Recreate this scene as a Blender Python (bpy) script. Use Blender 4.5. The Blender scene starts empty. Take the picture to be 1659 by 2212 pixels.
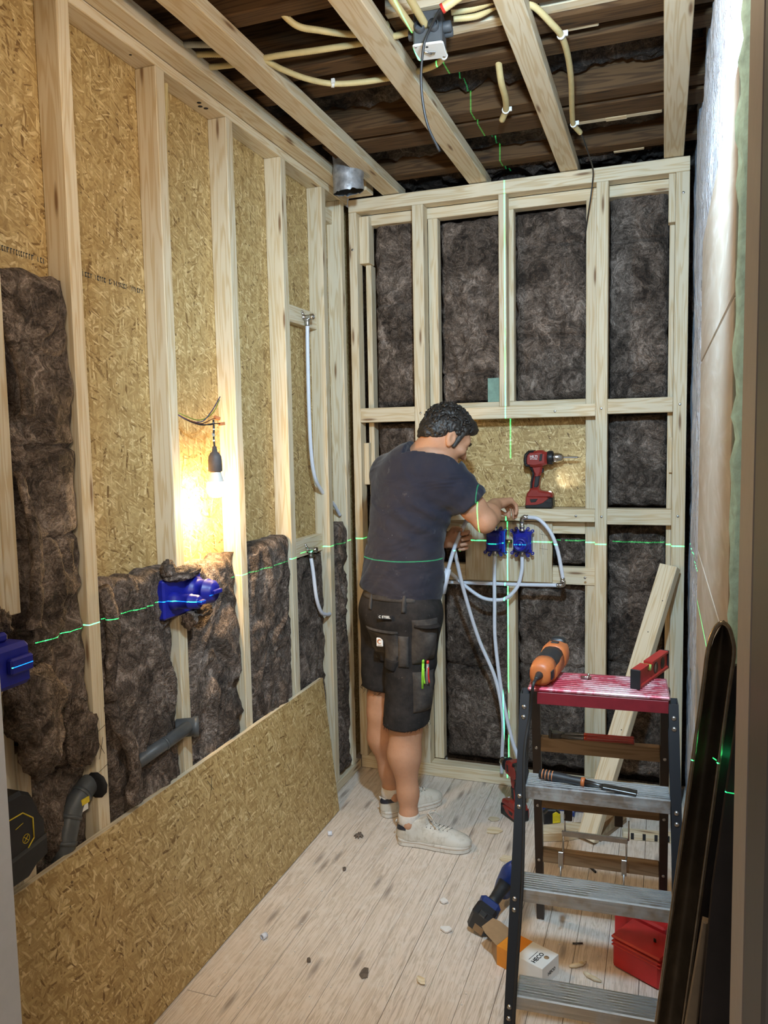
import bpy, bmesh, math, random
import numpy as np
from mathutils import Vector, Matrix, noise

SC = bpy.context.scene
COL = SC.collection
RND = random.Random(7)

# ------------------------------------------------------------------ camera
H = 1.6
F_PX, YAW, PITCH, ROLL = 1693.95, .3434, .0882, -.0192
def _cam():
    c, s = math.cos(YAW), math.sin(YAW)
    fwd = Vector((-s*math.cos(PITCH), c*math.cos(PITCH), -math.sin(PITCH)))
    right = Vector((c, s, 0)); up = right.cross(fwd)
    r2 = right*math.cos(ROLL)+up*math.sin(ROLL)
    u2 = -right*math.sin(ROLL)+up*math.cos(ROLL)
    cd = bpy.data.cameras.new('camera'); cam = bpy.data.objects.new('camera', cd); COL.objects.link(cam)
    cd.sensor_fit = 'VERTICAL'; cd.sensor_height = 24.0; cd.lens = F_PX/2212*24.0
    cd.clip_start = .02
    m = Matrix.Identity(4)
    for i in range(3):
        m[i][0] = r2[i]; m[i][1] = u2[i]; m[i][2] = -fwd[i]
    m[0][3], m[1][3], m[2][3] = 0, 0, H
    cam.matrix_world = m
    SC.camera = cam
    return fwd, r2, u2
FWD, RGT, UPV = _cam()

# ------------------------------------------------------------------ world, lights, exposure
W = bpy.data.worlds.new('world'); SC.world = W; W.use_nodes = True
W.node_tree.nodes['Background'].inputs[0].default_value = (.62, .60, .58, 1)
W.node_tree.nodes['Background'].inputs[1].default_value = .20
cy = SC.cycles; cy.max_bounces = 6; cy.diffuse_bounces = 3; cy.glossy_bounces = 3; cy.transmission_bounces = 4; cy.caustics_reflective = False; cy.caustics_refractive = False
SC.view_settings.view_transform = 'Standard'
SC.view_settings.look = 'None'
SC.view_settings.gamma = 1
SC.view_settings.use_curve_mapping = False
SC.view_settings.exposure = 0.15

def area(name, loc, target, size, power, col):
    d = bpy.data.lights.new(name, 'AREA'); d.shape = 'DISK'; d.size = size; d.energy = power; d.color = col
    o = bpy.data.objects.new(name, d); COL.objects.link(o); o.location = loc
    o.rotation_euler = (Vector(target)-Vector(loc)).to_track_quat('-Z', 'Y').to_euler()
    return o
def pointl(name, loc, r, power, col):
    d = bpy.data.lights.new(name, 'POINT'); d.shadow_soft_size = r; d.energy = power; d.color = col
    o = bpy.data.objects.new(name, d); COL.objects.link(o); o.location = loc
    return o
def floodl(name, loc, target, r, power, col, ang, blend):
    d = bpy.data.lights.new(name, 'SPOT'); d.shadow_soft_size = r; d.energy = power; d.color = col; d.spot_size = ang; d.spot_blend = blend
    o = bpy.data.objects.new(name, d); COL.objects.link(o); o.location = loc
    o.rotation_euler = (Vector(target)-Vector(loc)).to_track_quat('-Z', 'Y').to_euler(); return o
floodl('site_flood_lamp', (-.17, 1.10, 2.38), (-.42, 3.45, 1.30), .05, 172, (.50, .77, 1.0), 1.95, .75)   # cool LED flood hung high beside the right wall
pointl('warm_room_fill', (-.30, 1.40, 2.53), .04, 15, (1.0, .79, .55))      # added warm fill to brighten the left wall, unseen above the frame
area('warm_hall_fill', (.22, -.55, 2.15), (-.95, 2.1, .3), .4, 20, (1.0, .84, .64))   # added fill light behind the camera, warms the foreground and panel

def laser():
    d = bpy.data.lights.new('laser_level_beam', 'POINT'); d.shadow_soft_size = 0; d.energy = 150.0; d.color = (1, 1, 1)
    o = bpy.data.objects.new('laser_level_beam', d); COL.objects.link(o); o.location = (-.672, .635, 1.142)
    d.use_nodes = True; nt = d.node_tree
    em = nt.nodes['Emission']; tc = nt.nodes.new('ShaderNodeTexCoord'); sx = nt.nodes.new('ShaderNodeSeparateXYZ')
    neg = nt.nodes.new('ShaderNodeVectorMath'); neg.operation = 'SCALE'; neg.inputs['Scale'].default_value = 1.0
    nt.links.new(tc.outputs['Normal'], neg.inputs[0]); nt.links.new(neg.outputs[0], sx.inputs[0])
    def mth(op, a, b=None):
        n = nt.nodes.new('ShaderNodeMath'); n.operation = op
        for i, q in enumerate((a, b)):
            if q is None: continue
            if isinstance(q, (int, float)): n.inputs[i].default_value = q
            else: nt.links.new(q, n.inputs[i])
        return n.outputs[0]
    hz = mth('LESS_THAN', mth('ABSOLUTE', sx.outputs[2]), .0009)
    vt = mth('LESS_THAN', mth('ABSOLUTE', mth('SUBTRACT', sx.outputs[0], .0015)), .0009)
    vt = mth('MULTIPLY', vt, mth('GREATER_THAN', sx.outputs[2], -.36))
    vt = mth('MULTIPLY', vt, mth('GREATER_THAN', sx.outputs[1], 0.0))
    hz = mth('MULTIPLY', hz, mth('GREATER_THAN', sx.outputs[1], mth('ADD', .45, mth('MULTIPLY', mth('LESS_THAN', sx.outputs[0], 0.0), .26))))
    s = mth('MULTIPLY', mth('MAXIMUM', hz, vt)
, 11.0)
    em.inputs[0].default_value = (.03, 1.0, .28, 1)
    nt.links.new(s, em.inputs[1])
laser()

# ------------------------------------------------------------------ mesh helpers
class MB:
    def __init__(s): s.v = []; s.f = []; s.sm = []
    def add(s, vs, fs, smooth=False, M=None):
        o = len(s.v)
        if M is not None: vs = [M @ Vector(p) for p in vs]
        s.v += [tuple(p) for p in vs]
        for f in fs: s.f.append(tuple(i+o for i in f)); s.sm.append(smooth)
        return s
    def box(s, x0, x1, y0, y1, z0, z1, ch=0.0, M=None):
        if ch <= 0:
            v = [(x, y, z) for z in (z0, z1) for y in (y0, y1) for x in (x0, x1)]
            f = [(0, 2, 3, 1), (4, 5, 7, 6), (0, 1, 5, 4), (2, 6, 7, 3), (0, 4, 6, 2), (1, 3, 7, 5)]
            return s.add(v, f, False, M)
        lo = (x0, y0, z0); hi = (x1, y1, z1); v = []; idx = {}
        for cx in (0, 1):
            for cy in (0, 1):
                for cz in (0, 1):
                    c = (cx, cy, cz); base = [hi[i] if c[i] else lo[i] for i in range(3)]
                    for a in range(3):
                        p = list(base)
                        for b in range(3):
                            if b != a: p[b] += -ch if c[b] else ch
                        idx[(c, a)] = len(v); v.append(p)
        f = []
        for a in range(3):
            b, d = (a+1) % 3, (a+2) % 3
            for sgn in (0, 1):
                q = []
                for (ib, id_) in ((0, 0), (1, 0), (1, 1), (0, 1)):
                    c = [0, 0, 0]; c[a] = sgn; c[b] = ib; c[d] = id_
                    q.append(idx[(tuple(c), a)])
                f.append(tuple(q if sgn else q[::-1]))
            for ib in (0, 1):
                for id_ in (0, 1):
                    c0 = [0, 0, 0]; c0[b] = ib; c0[d] = id_; c1 = list(c0); c1[a] = 1
                    c0 = tuple(c0); c1 = tuple(c1)
                    q = (idx[(c0, b)], idx[(c0, d)], idx[(c1, d)], idx[(c1, b)])
                    f.append(q if (ib ^ id_) else q[::-1])
        for c in [(i, j, k) for i in (0, 1) for j in (0, 1) for k in (0, 1)]:
            t = (idx[(c, 0)], idx[(c, 1)], idx[(c, 2)])
            f.append(t if sum(c) % 2 else t[::-1])
        return s.add(v, f, False, M)
    def tube(s, pts, r, n=8, caps=True, smooth=True, M=None):
        pts = [Vector(p) for p in pts]; k = len(pts)
        rs = r if isinstance(r, (list, tuple)) else [r]*k
        vs = []; fs = []; up = None
        for i, p in enumerate(pts):
            t = (pts[min(i+1, k-1)]-pts[max(i-1, 0)]).normalized()
            if up is None:
                up = Vector((0, 0, 1)) if abs(t.z) < .9 else Vector((1, 0, 0))
            a = up - t*up.dot(t)
            if a.length < 1e-6: a = t.orthogonal()
            a.normalize(); b = t.cross(a); up = a
            for j in range(n):
                an = 2*math.pi*j/n
                vs.append(p+(a*math.cos(an)+b*math.sin(an))*rs[i])
        for i in range(k-1):
            for j in range(n):
                fs.append((i*n+j, i*n+(j+1) % n, (i+1)*n+(j+1) % n, (i+1)*n+j))
        s.add(vs, fs, smooth, M)
        if caps:
            o = len(s.v)-len(vs)
            s.f.append(tuple(o+j for j in range(n))[::-1]); s.sm.append(False)
            s.f.append(tuple(o+(k-1)*n+j for j in range(n))); s.sm.append(False)
        return s
    def lathe(s, prof, n=20, M=None, smooth=True, a0=0, a1=2*math.pi):
        full = abs(a1-a0-2*math.pi) < 1e-6
        m = n if full else n+1; vs = []; fs = []
        for (r, z) in prof:
            for j in range(m):
                an = a0+(a1-a0)*j/n
                vs.append((r*math.cos(an), r*math.sin(an), z))
        for i in range(len(prof)-1):
            for j in range(n):
                fs.append((i*m+j, i*m+(j+1) % m, (i+1)*m+(j+1) % m, (i+1)*m+j))
        return s.add(vs, fs, smooth, M)
    def prism(s, poly, z0, z1, M=None, smooth=False):
        n = len(poly); vs = [(x, y, z0) for x, y in poly]+[(x, y, z1) for x, y in poly]
        a = sum(poly[i][0]*poly[(i+1) % n][1]-poly[(i+1) % n][0]*poly[i][1] for i in range(n))
        fs = [(i, (i+1) % n, n+(i+1) % n, n+i) for i in range(n)]
        caps = [tuple(range(n))[::-1], tuple(range(n, 2*n))]
        if a < 0: fs = [f[::-1] for f in fs]; caps = [c[::-1] for c in caps]
        s.add(vs, fs, smooth, M); o = len(s.v)-2*n
        for c in caps: s.f.append(tuple(i+o for i in c)); s.sm.append(False)
        return s
    def bprism(s, poly, z0, z1, b, M=None):
        """prism with both rims bevelled inwards by b"""
        c = Vector((sum(p[0] for p in poly)/len(poly), sum(p[1] for p in poly)/len(poly)))
        n = len(poly)
        def inset(d):
            out = []
            ar = sum(poly[i][0]*poly[(i+1) % n][1]-poly[(i+1) % n][0]*poly[i][1] for i in range(n))
            sg = 1 if ar > 0 else -1
            for i in range(n):
                p0, p1, p2 = Vector(poly[i-1]), Vector(poly[i]), Vector(poly[(i+1) % n])
                e1 = (p1-p0).normalized(); e2 = (p2-p1).normalized()
                n1 = Vector((-e1.y, e1.x))*sg; n2 = Vector((-e2.y, e2.x))*sg
                m = n1+n2
                if m.length < 1e-5: m = n1
                m.normalize(); k = d/max(.4, m.dot(n1)); out.append(p1+m*k)
            return out
        ins = inset(b); rings = [(ins, z0), ([Vector(p) for p in poly], z0+b), ([Vector(p) for p in poly], z1-b), (ins, z1)]
        vs = [(p.x, p.y, z) for r, z in rings for p in r]; fs = []
        for k in range(3):
            for i in range(n): fs.append((k*n+i, k*n+(i+1) % n, (k+1)*n+(i+1) % n, (k+1)*n+i))
        fs.append(tuple(range(n))[::-1]); fs.append(tuple(range(3*n, 4*n)))
        ar = sum(poly[i][0]*poly[(i+1) % n][1]-poly[(i+1) % n][0]*poly[i][1] for i in range(n))
        if ar < 0: fs = [f[::-1] for f in fs]
        return s.add(vs, fs, False, M)
    def sphere(s, c, r, n=12, m=8, M=None):
        if not isinstance(r, (tuple, list)): r = (r, r, r)
        vs = [(c[0], c[1], c[2]-r[2])]; fs = []
        for i in range(1, m):
            th = -math.pi/2+math.pi*i/m
            for j in range(n):
                an = 2*math.pi*j/n
                vs.append((c[0]+r[0]*math.cos(th)*math.cos(an), c[1]+r[1]*math.cos(th)*math.sin(an), c[2]+r[2]*math.sin(th)))
        vs.append((c[0], c[1], c[2]+r[2])); t = len(vs)-1
        for j in range(n):
            fs.append((0, 1+(j+1) % n, 1+j)); fs.append((t, 1+(m-2)*n+j, 1+(m-2)*n+(j+1) % n))
        for i in range(m-2):
            for j in range(n):
                fs.append((1+i*n+j, 1+i*n+(j+1) % n, 1+(i+1)*n+(j+1) % n, 1+(i+1)*n+j))
        return s.add(vs, fs, True, M)
    def mesh(s, name, mat, org=(0, 0, 0), grain=None):
        o = Vector(org); V = [(p[0]-o[0], p[1]-o[1], p[2]-o[2]) for p in s.v]
        me = bpy.data.meshes.new(name); me.from_pydata(V, [], s.f); me.update()
        me.polygons.foreach_set('use_smooth', s.sm)
        if mat is not None: me.materials.append(MAT[mat] if isinstance(mat, str) else mat)
        boxuv(me, grain)
        return me
    def build(s, name, mat, parent=None, org=None, M=None, grain=None):
        """top-level: origin at the base of the mesh; child: vertices given in world space unless M is given (then local to M)"""
        if parent is None:
            if M is not None:
                me = s.mesh(name, mat, grain=grain); ob = bpy.data.objects.new(name, me); COL.objects.link(ob); ob.matrix_world = M
                return ob
            if org is None:
                a = np.array(s.v); lo, hi = a.min(0), a.max(0); org = ((lo[0]+hi[0])/2, (lo[1]+hi[1])/2, lo[2])
            me = s.mesh(name, mat, org, grain); ob = bpy.data.objects.new(name, me); COL.objects.link(ob); ob.location = org
            WM[ob.name] = Matrix.Translation(org)
            return ob
        pm = WM.get(parent.name, Matrix.Identity(4))
        if M is not None:
            me = s.mesh(name, mat, grain=grain); ob = bpy.data.objects.new(name, me); COL.objects.link(ob)
            ob.parent = parent; ob.matrix_local = pm.inverted() @ M; WM[ob.name] = M.copy()
            return ob
        iv = pm.inverted(); a = [iv @ Vector(p) for p in s.v]; keep = s.v; s.v = [tuple(p) for p in a]
        me = s.mesh(name, mat, grain=grain); s.v = keep
        ob = bpy.data.objects.new(name, me); COL.objects.link(ob); ob.parent = parent; WM[ob.name] = pm.copy()
        return ob
WM = {}; MAT = {}
def boxuv(me, grain=None):
    n = len(me.polygons)
    if n == 0: return
    uv = me.uv_layers.new(name='UVMap')
    nv = len(me.vertices); co = np.empty(nv*3, np.float32); me.vertices.foreach_get('co', co); co = co.reshape(-1, 3)
    nl = len(me.loops); li = np.empty(nl, np.int32); me.loops.foreach_get('vertex_index', li)
    pn = np.empty(n*3, np.float32); me.polygons.foreach_get('normal', pn); pn = np.abs(pn.reshape(-1, 3))
    lt = np.empty(n, np.int32); me.polygons.foreach_get('loop_total', lt)
    if grain is None: grain = int(np.argmax(co.max(0)-co.min(0)))
    ax = np.argmax(pn, 1); ax = np.repeat(ax, lt); p = co[li]
    u = np.zeros(nl, np.float32); w = np.zeros(nl, np.float32)
    for a in range(3):
        m = ax == a; b, c = [i for i in range(3) if i != a]
        if c == grain: b, c = c, b
        u[m] = p[m][:, b]; w[m] = p[m][:, c]
    out = np.empty(nl*2, np.float32); out[0::2] = u; out[1::2] = w
    uv.data.foreach_set('uv', out)

def tag(o, label, cat, group=None):
    o['label'] = label; o['category'] = cat
    if group: o['group'] = group
    return o
def thing(name, label, cat, loc=(0, 0, 0), rotz=0, group=None, M=None):
    o = bpy.data.objects.new(name, None); COL.objects.link(o); o.empty_display_size = .05
    m = M if M is not None else Matrix.Translation(loc) @ Matrix.Rotation(rotz, 4, 'Z')
    o.matrix_world = m; WM[o.name] = m.copy()
    return tag(o, label, cat, group)
def struct(o): o['kind'] = 'structure'; return o
def sempty(name, loc=(0, 0, 0)):
    o = bpy.data.objects.new(name, None); COL.objects.link(o); o.location = loc; WM[o.name] = Matrix.Translation(loc); o.empty_display_size = .05
    return struct(o)
def share(ob, name, parent, M):
    """another piece with the same mesh"""
    c = bpy.data.objects.new(name, ob.data); COL.objects.link(c); c.parent = parent
    c.matrix_local = WM.get(parent.name, Matrix.Identity(4)).inverted() @ M
    return c
def T(*p): return Matrix.Translation(p if len(p) == 3 else p[0])
def RX(a): return Matrix.Rotation(a, 4, 'X')
def RY(a): return Matrix.Rotation(a, 4, 'Y')
def RZ(a): return Matrix.Rotation(a, 4, 'Z')
def frame(o, x, y=None, z=None):
    """matrix from an origin and two axes (x, then z or y as hint)"""
    x = Vector(x).normalized()
    if z is not None:
        z = Vector(z); z = (z-x*z.dot(x)).normalized(); y = z.cross(x)
    else:
        y = Vector(y); y = (y-x*y.dot(x)).normalized(); z = x.cross(y)
    m = Matrix.Identity(4)
    for i in range(3): m[i][0] = x[i]; m[i][1] = y[i]; m[i][2] = z[i]; m[i][3] = o[i]
    return m
def bez(pts, n=8):
    """Catmull-Rom through points"""
    P = [Vector(p) for p in pts]; P = [P[0]*2-P[1]]+P+[P[-1]*2-P[-2]]; out = []
    for i in range(1, len(P)-2):
        for k in range(n):
            t = k/n; a, b, c, d = P[i-1], P[i], P[i+1], P[i+2]
            out.append(.5*((2*b)+(c-a)*t+(2*a-5*b+4*c-d)*t*t+(3*b-a-3*c+d)*t**3))
    out.append(P[-2]); return out
def rrect(w, h, r, k=4, cx=0, cy=0):
    out = []
    for (sx, sy, a) in ((1, 1, 0), (-1, 1, 90), (-1, -1, 180), (1, -1, 270)):
        for i in range(k+1):
            t = math.radians(a+90*i/k); out.append((cx+sx*(w/2-r)+r*math.cos(t), cy+sy*(h/2-r)+r*math.sin(t)))
    return out
def text_mesh(body, size, ext=.0004, bold=False):
    cu = bpy.data.curves.new('lettering', 'FONT'); cu.body = body; cu.size = size; cu.extrude = ext; cu.align_x = 'CENTER'; cu.align_y = 'CENTER'
    cu.resolution_u = 2
    if bold: cu.offset = size*.02
    o = bpy.data.objects.new('lettering', cu); COL.objects.link(o)
    dg = bpy.context.evaluated_depsgraph_get(); me = bpy.data.meshes.new_from_object(o.evaluated_get(dg))
    bpy.data.objects.remove(o); bpy.data.curves.remove(cu)
    return me
def lettering(body, size, mat, parent, M, bold=True):
    me = text_mesh(body, size, bold=bold); me.materials.clear(); me.materials.append(MAT[mat])
    ob = bpy.data.objects.new('lettering', me); COL.objects.link(ob); ob.parent = parent
    ob.matrix_local = WM.get(parent.name, Matrix.Identity(4)).inverted() @ M
    return ob

# ------------------------------------------------------------------ materials
class NB:
    def __init__(s, name):
        s.m = bpy.data.materials.new(name); s.m.use_nodes = True; s.nt = s.m.node_tree
        s.b = s.nt.nodes['Principled BSDF']; MAT[name] = s.m
    def n(s, typ, **kw):
        nd = s.nt.nodes.new('ShaderNode'+typ)
        for k, v in kw.items():
            if k in ('operation', 'blend_type', 'data_type', 'noise_dimensions', 'voronoi_dimensions', 'feature', 'distance', 'wave_type', 'bands_direction', 'noise_type', 'clamp', 'invert', 'rotation_type', 'vector_type'):
                setattr(nd, k, v)
        return nd
    def link(s, a, b): s.nt.links.new(a, b)
    def setv(s, inp, v):
        if v is None: return
        if hasattr(v, 'is_output') or isinstance(v, bpy.types.NodeSocket): s.link(v, inp)
        else:
            if isinstance(v, (tuple, list)) and len(v) == 3 and inp.type == 'RGBA': v = (*v, 1)
            inp.default_value = v
    def math(s, op, a, b=None, c=None):
        nd = s.n('Math', operation=op)
        for i, q in enumerate((a, b, c)): s.setv(nd.inputs[i], q)
        return nd.outputs[0]
    def uv(s): return s.n('UVMap').outputs[0]
    def obj(s): return s.n('TexCoord').outputs['Object']
    def rnd(s): return s.n('ObjectInfo').outputs['Random']
    def vmul(s, v, sc, off=None, rot=None):
        nd = s.n('Mapping'); s.link(v, nd.inputs[0]); nd.inputs['Scale'].default_value = sc
        if rot: nd.inputs['Rotation'].default_value = rot
        if off is not None: s.setv(nd.inputs['Location'], off)
        return nd.outputs[0]
    def roff(s, v, k=37.0):
        c = s.n('CombineXYZ'); r = s.math('MULTIPLY', s.rnd(), k); s.link(r, c.inputs[0]); s.link(r, c.inputs[1]); s.link(r, c.inputs[2])
        a = s.n('VectorMath', operation='ADD'); s.link(v, a.inputs[0]); s.link(c.outputs[0], a.inputs[1]); return a.outputs[0]
    def noise(s, v, sc, det=4, rough=.55, dist=0):
        nd = s.n('TexNoise'); s.link(v, nd.inputs['Vector']); nd.inputs['Scale'].default_value = sc
        nd.inputs['Detail'].default_value = det; nd.inputs['Roughness'].default_value = rough; nd.inputs['Distortion'].default_value = dist
        return nd.outputs['Fac'], nd.outputs['Color']
    def vor(s, v, sc, feat='F1', rnd=1):
        nd = s.n('TexVoronoi', feature=feat, voronoi_dimensions='2D'); s.link(v, nd.inputs['Vector']); nd.inputs['Scale'].default_value = sc
        nd.inputs['Randomness'].default_value = rnd; return nd
    def ramp(s, fac, stops):
        nd = s.n('ValToRGB'); s.setv(nd.inputs[0], fac); cr = nd.color_ramp
        while len(cr.elements) < len(stops): cr.elements.new(.5)
        for e, (p, c) in zip(cr.elements, stops):
            e.position = p; e.color = (*c, 1) if len(c) == 3 else c
        return nd.outputs[0]
    def rampf(s, fac, a, b):
        nd = s.n('MapRange'); s.setv(nd.inputs[0], fac); nd.inputs[1].default_value = a; nd.inputs[2].default_value = b; return nd.outputs[0]
    def mix(s, fac, a, b, bt='MIX'):
        nd = s.n('Mix', data_type='RGBA', blend_type=bt); s.setv(nd.inputs[0], fac); s.setv(nd.inputs[6], a); s.setv(nd.inputs[7], b)
        return nd.outputs[2]
    def bump(s, h, st=.3, dist=.002, prev=None):
        nd = s.n('Bump'); s.setv(nd.inputs['Height'], h); nd.inputs['Strength'].default_value = st; nd.inputs['Distance'].default_value = dist
        if prev is not None: s.link(prev, nd.inputs['Normal'])
        return nd.outputs[0]
    def out(s, col=None, rough=.6, metal=0, nrm=None, spec=None, **kw):
        if col is not None: s.setv(s.b.inputs['Base Color'], col)
        s.setv(s.b.inputs['Roughness'], rough); s.setv(s.b.inputs['Metallic'], metal)
        if nrm is not None: s.link(nrm, s.b.inputs['Normal'])
        if spec is not None: s.b.inputs['Specular IOR Level'].default_value = spec
        for k, v in kw.items(): s.setv(s.b.inputs[k], v)
        return s.m

def mat_pine(name, light, mid, dark, knots=.5, rough=.62):
    m = NB(name); v = m.roff(m.uv())
    a = m.vmul(v, (.55, 9, 1)); f, _ = m.noise(a, 3.2, 2, .5, .25)
    ring = m.math('SINE', m.math('MULTIPLY', f, 46.0))
    fine, _ = m.noise(m.vmul(v, (6, 260, 1)), 1.0, 2, .6)
    big, _ = m.noise(v, 2.2, 2)
    c = m.mix(m.rampf(ring, -.2, 1.0), light, mid)
    c = m.mix(m.math('MULTIPLY', m.rampf(fine, .5, .8), .28), c, mid)
    c = m.mix(m.math('MULTIPLY', m.rampf(big, .5, .75), .35), c, mid)
    kv = m.vor(m.vmul(v, (2.6, 17, 1)), 1.0)
    sep = m.n('SeparateColor'); m.link(kv.outputs['Color'], sep.inputs[0])
    has = m.math('GREATER_THAN', sep.outputs[0], 1-knots*.5)
    k1 = m.math('MULTIPLY', m.rampf(kv.outputs['Distance'], .13, .045), has)
    k2 = m.math('MULTIPLY', m.rampf(kv.outputs['Distance'], .30, .10), has)
    c = m.mix(m.math('MULTIPLY', k2, .35), c, mid); c = m.mix(m.math('MULTIPLY', k1, .85), c, dark)
    tone = m.math('ADD', m.math('MULTIPLY', m.rnd(), .18), .90)
    mul = m.n('Mix', data_type='RGBA', blend_type='MULTIPLY'); mul.inputs[0].default_value = 1
    cc = m.n('CombineColor');
    for i in range(3): m.link(tone, cc.inputs[i])
    m.link(c, mul.inputs[6]); m.link(cc.outputs[0], mul.inputs[7])
    return m.out(mul.outputs[2], rough, nrm=m.bump(fine, .12, .0008), spec=.3)
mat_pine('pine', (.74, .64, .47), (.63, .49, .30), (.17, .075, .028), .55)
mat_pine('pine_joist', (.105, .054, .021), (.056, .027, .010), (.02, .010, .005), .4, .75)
mat_pine('pine_step', (.30, .20, .115), (.22, .14, .075), (.07, .035, .016), .2)

def mat_osb(name, gain=1.0):
    m = NB(name); v = v0 = m.roff(m.uv(), 11.3)
    _, nc = m.noise(v, 9.0, 2, .6)
    d = m.n('VectorMath', operation='SUBTRACT'); m.link(nc, d.inputs[0]); d.inputs[1].default_value = (.5, .5, .5)
    d2 = m.n('VectorMath', operation='SCALE'); m.link(d.outputs[0], d2.inputs[0]); d2.inputs['Scale'].default_value = .035
    a = m.n('VectorMath', operation='ADD'); m.link(v, a.inputs[0]); m.link(d2.outputs[0], a.inputs[1]); v = a.outputs[0]
    stops = [(0, (.16*gain, .088*gain, .03*gain)), (.06, (.33*gain, .21*gain, .077*gain)), (.45, (.45*gain, .31*gain, .13*gain)), (.8, (.54*gain, .39*gain, .175*gain)), (1, (.70*gain, .55*gain, .29*gain))]
    col = None; hgt = None
    fib, _ = m.noise(m.vmul(v0, (30, 30, 1)), 4.0, 3, .65)
    for i, (ang, sx, sy, th) in enumerate(((.2, 15, 85, 0), (1.45, 14, 95, .45), (.75, 17, 110, .5), (2.35, 13, 85, .55), (2.9, 12, 100, .6), (1.9, 24, 150, .6), (.05, 20, 130, .62), (1.1, 34, 210, .62))):
        r = m.vmul(v, (1, 1, 1), rot=(0, 0, ang)); w = m.vmul(r, (sx, sy, 1), off=(i*3.17, i*1.71, i*5.3))
        vo = m.vor(w, 1.0); sep = m.n('SeparateColor'); m.link(vo.outputs['Color'], sep.inputs[0])
        c = m.ramp(sep.outputs[0], stops)
        # shade towards the strand edge
        edge = m.rampf(vo.outputs['Distance'], .25, .75)
        c = m.mix(m.math('MULTIPLY', edge, .42), c, (.20*gain, .115*gain, .042*gain))
        if col is None: col = c; hgt = sep.outputs[2]
        else:
            fac = m.math('MULTIPLY', m.math('GREATER_THAN', sep.outputs[1], th), m.rampf(vo.outputs['Distance'], .62, .54))
            col = m.mix(fac, col, c)
            mm = m.n('Mix', data_type='FLOAT'); m.link(fac, mm.inputs[0]); m.link(hgt, mm.inputs[2]); m.link(sep.outputs[2], mm.inputs[3]); hgt = mm.outputs[0]
    col = m.mix(m.math('MULTIPLY', m.rampf(fib, .55, .8), .45), col, (.62*gain, .46*gain, .22*gain))
    spots, _ = m.noise(v, 75, 2, .5)
    col = m.mix(m.math('MULTIPLY', m.rampf(spots, .69, .73), .85), col, (.07*gain, .033*gain, .012*gain))
    return m.out(col, .55, nrm=m.bump(fib, .45, .0022), spec=.35)
mat_osb('osb', 1.12)
mat_osb('osb_pale', 1.22)

def mat_wool(name, k=1.0):
    m = NB(name); v = m.roff(m.obj(), 5.0)
    _, nc = m.noise(v, 5.0, 3, .6)
    d = m.n('VectorMath', operation='SCALE'); m.link(nc, d.inputs[0]); d.inputs['Scale'].default_value = .34
    a = m.n('VectorMath', operation='ADD'); m.link(v, a.inputs[0]); m.link(d.outputs[0], a.inputs[1]); w = a.outputs[0]
    f1, _ = m.noise(w, 5.5, 5, .66, .9); f2, _ = m.noise(w, 22, 4, .72, 2.0); f3, _ = m.noise(v, 190, 2, .75)
    r1, _ = m.noise(w, 13, 3, .7, 1.2); vein = m.math('SUBTRACT', 1.0, m.math('MULTIPLY', m.math('ABSOLUTE', m.math('SUBTRACT', r1, .5)), 9.0))
    vein = m.math('MULTIPLY', m.math('MAXIMUM', vein, 0.0), .075)
    h = m.math('ADD', m.math('MULTIPLY', f1, .52), m.math('ADD', m.math('MULTIPLY', f2, .30), m.math('MULTIPLY', f3, .18)))
    h = m.math('ADD', h, vein)
    c = m.ramp(h, [(.39, (.013*k, .0090*k, .0072*k)), (.49, (.055*k, .040*k, .031*k)), (.58, (.130*k, .098*k, .079*k)), (.70, (.34*k, .27*k, .225*k))])
    g1, _ = m.noise(v, 26, 4, .75, 1.5)
    return m.out(c, .85, nrm=m.bump(m.math('ADD', g1, m.math('MULTIPLY', f3, .3)), 1.0, .018), spec=.3)
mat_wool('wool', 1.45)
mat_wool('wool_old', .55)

def mat_floor():
    m = NB('floor_plank'); v = m.roff(m.uv(), 23.0)
    f, _ = m.noise(m.vmul(v, (.8, 12, 1)), 3.0, 4, .55, .5); ring = m.math('SINE', m.math('MULTIPLY', f, 60.0))
    fine, _ = m.noise(m.vmul(v, (5, 150, 1)), 1.0, 4, .65)
    blot, _ = m.noise(v, 4.5, 4, .6); dust, _ = m.noise(v, 26, 5, .7)
    c = m.mix(m.rampf(ring, .1, 1.0), (.76, .655, .565), (.61, .51, .415))
    c = m.mix(m.math('MULTIPLY', m.rampf(fine, .52, .72), .75), c, (.33, .25, .19))
    c = m.mix(m.math('MULTIPLY', m.rampf(blot, .45, .75), .55), c, (.62, .505, .40))
    c = m.mix(m.math('MULTIPLY', m.rampf(dust, .50, .75), .55), c, (.80, .74, .68))
    kv = m.vor(m.vmul(v, (2.4, 12, 1)), 1.0); sep = m.n('SeparateColor'); m.link(kv.outputs['Color'], sep.inputs[0])
    has = m.math('GREATER_THAN', sep.outputs[0], .66)
    c = m.mix(m.math('MULTIPLY', m.math('MULTIPLY', m.rampf(kv.outputs['Distance'], .16, .04), has), .6), c, (.16, .12, .10))
    return m.out(c, .7, nrm=m.bump(fine, .22, .0015), spec=.25)
mat_floor()

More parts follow.
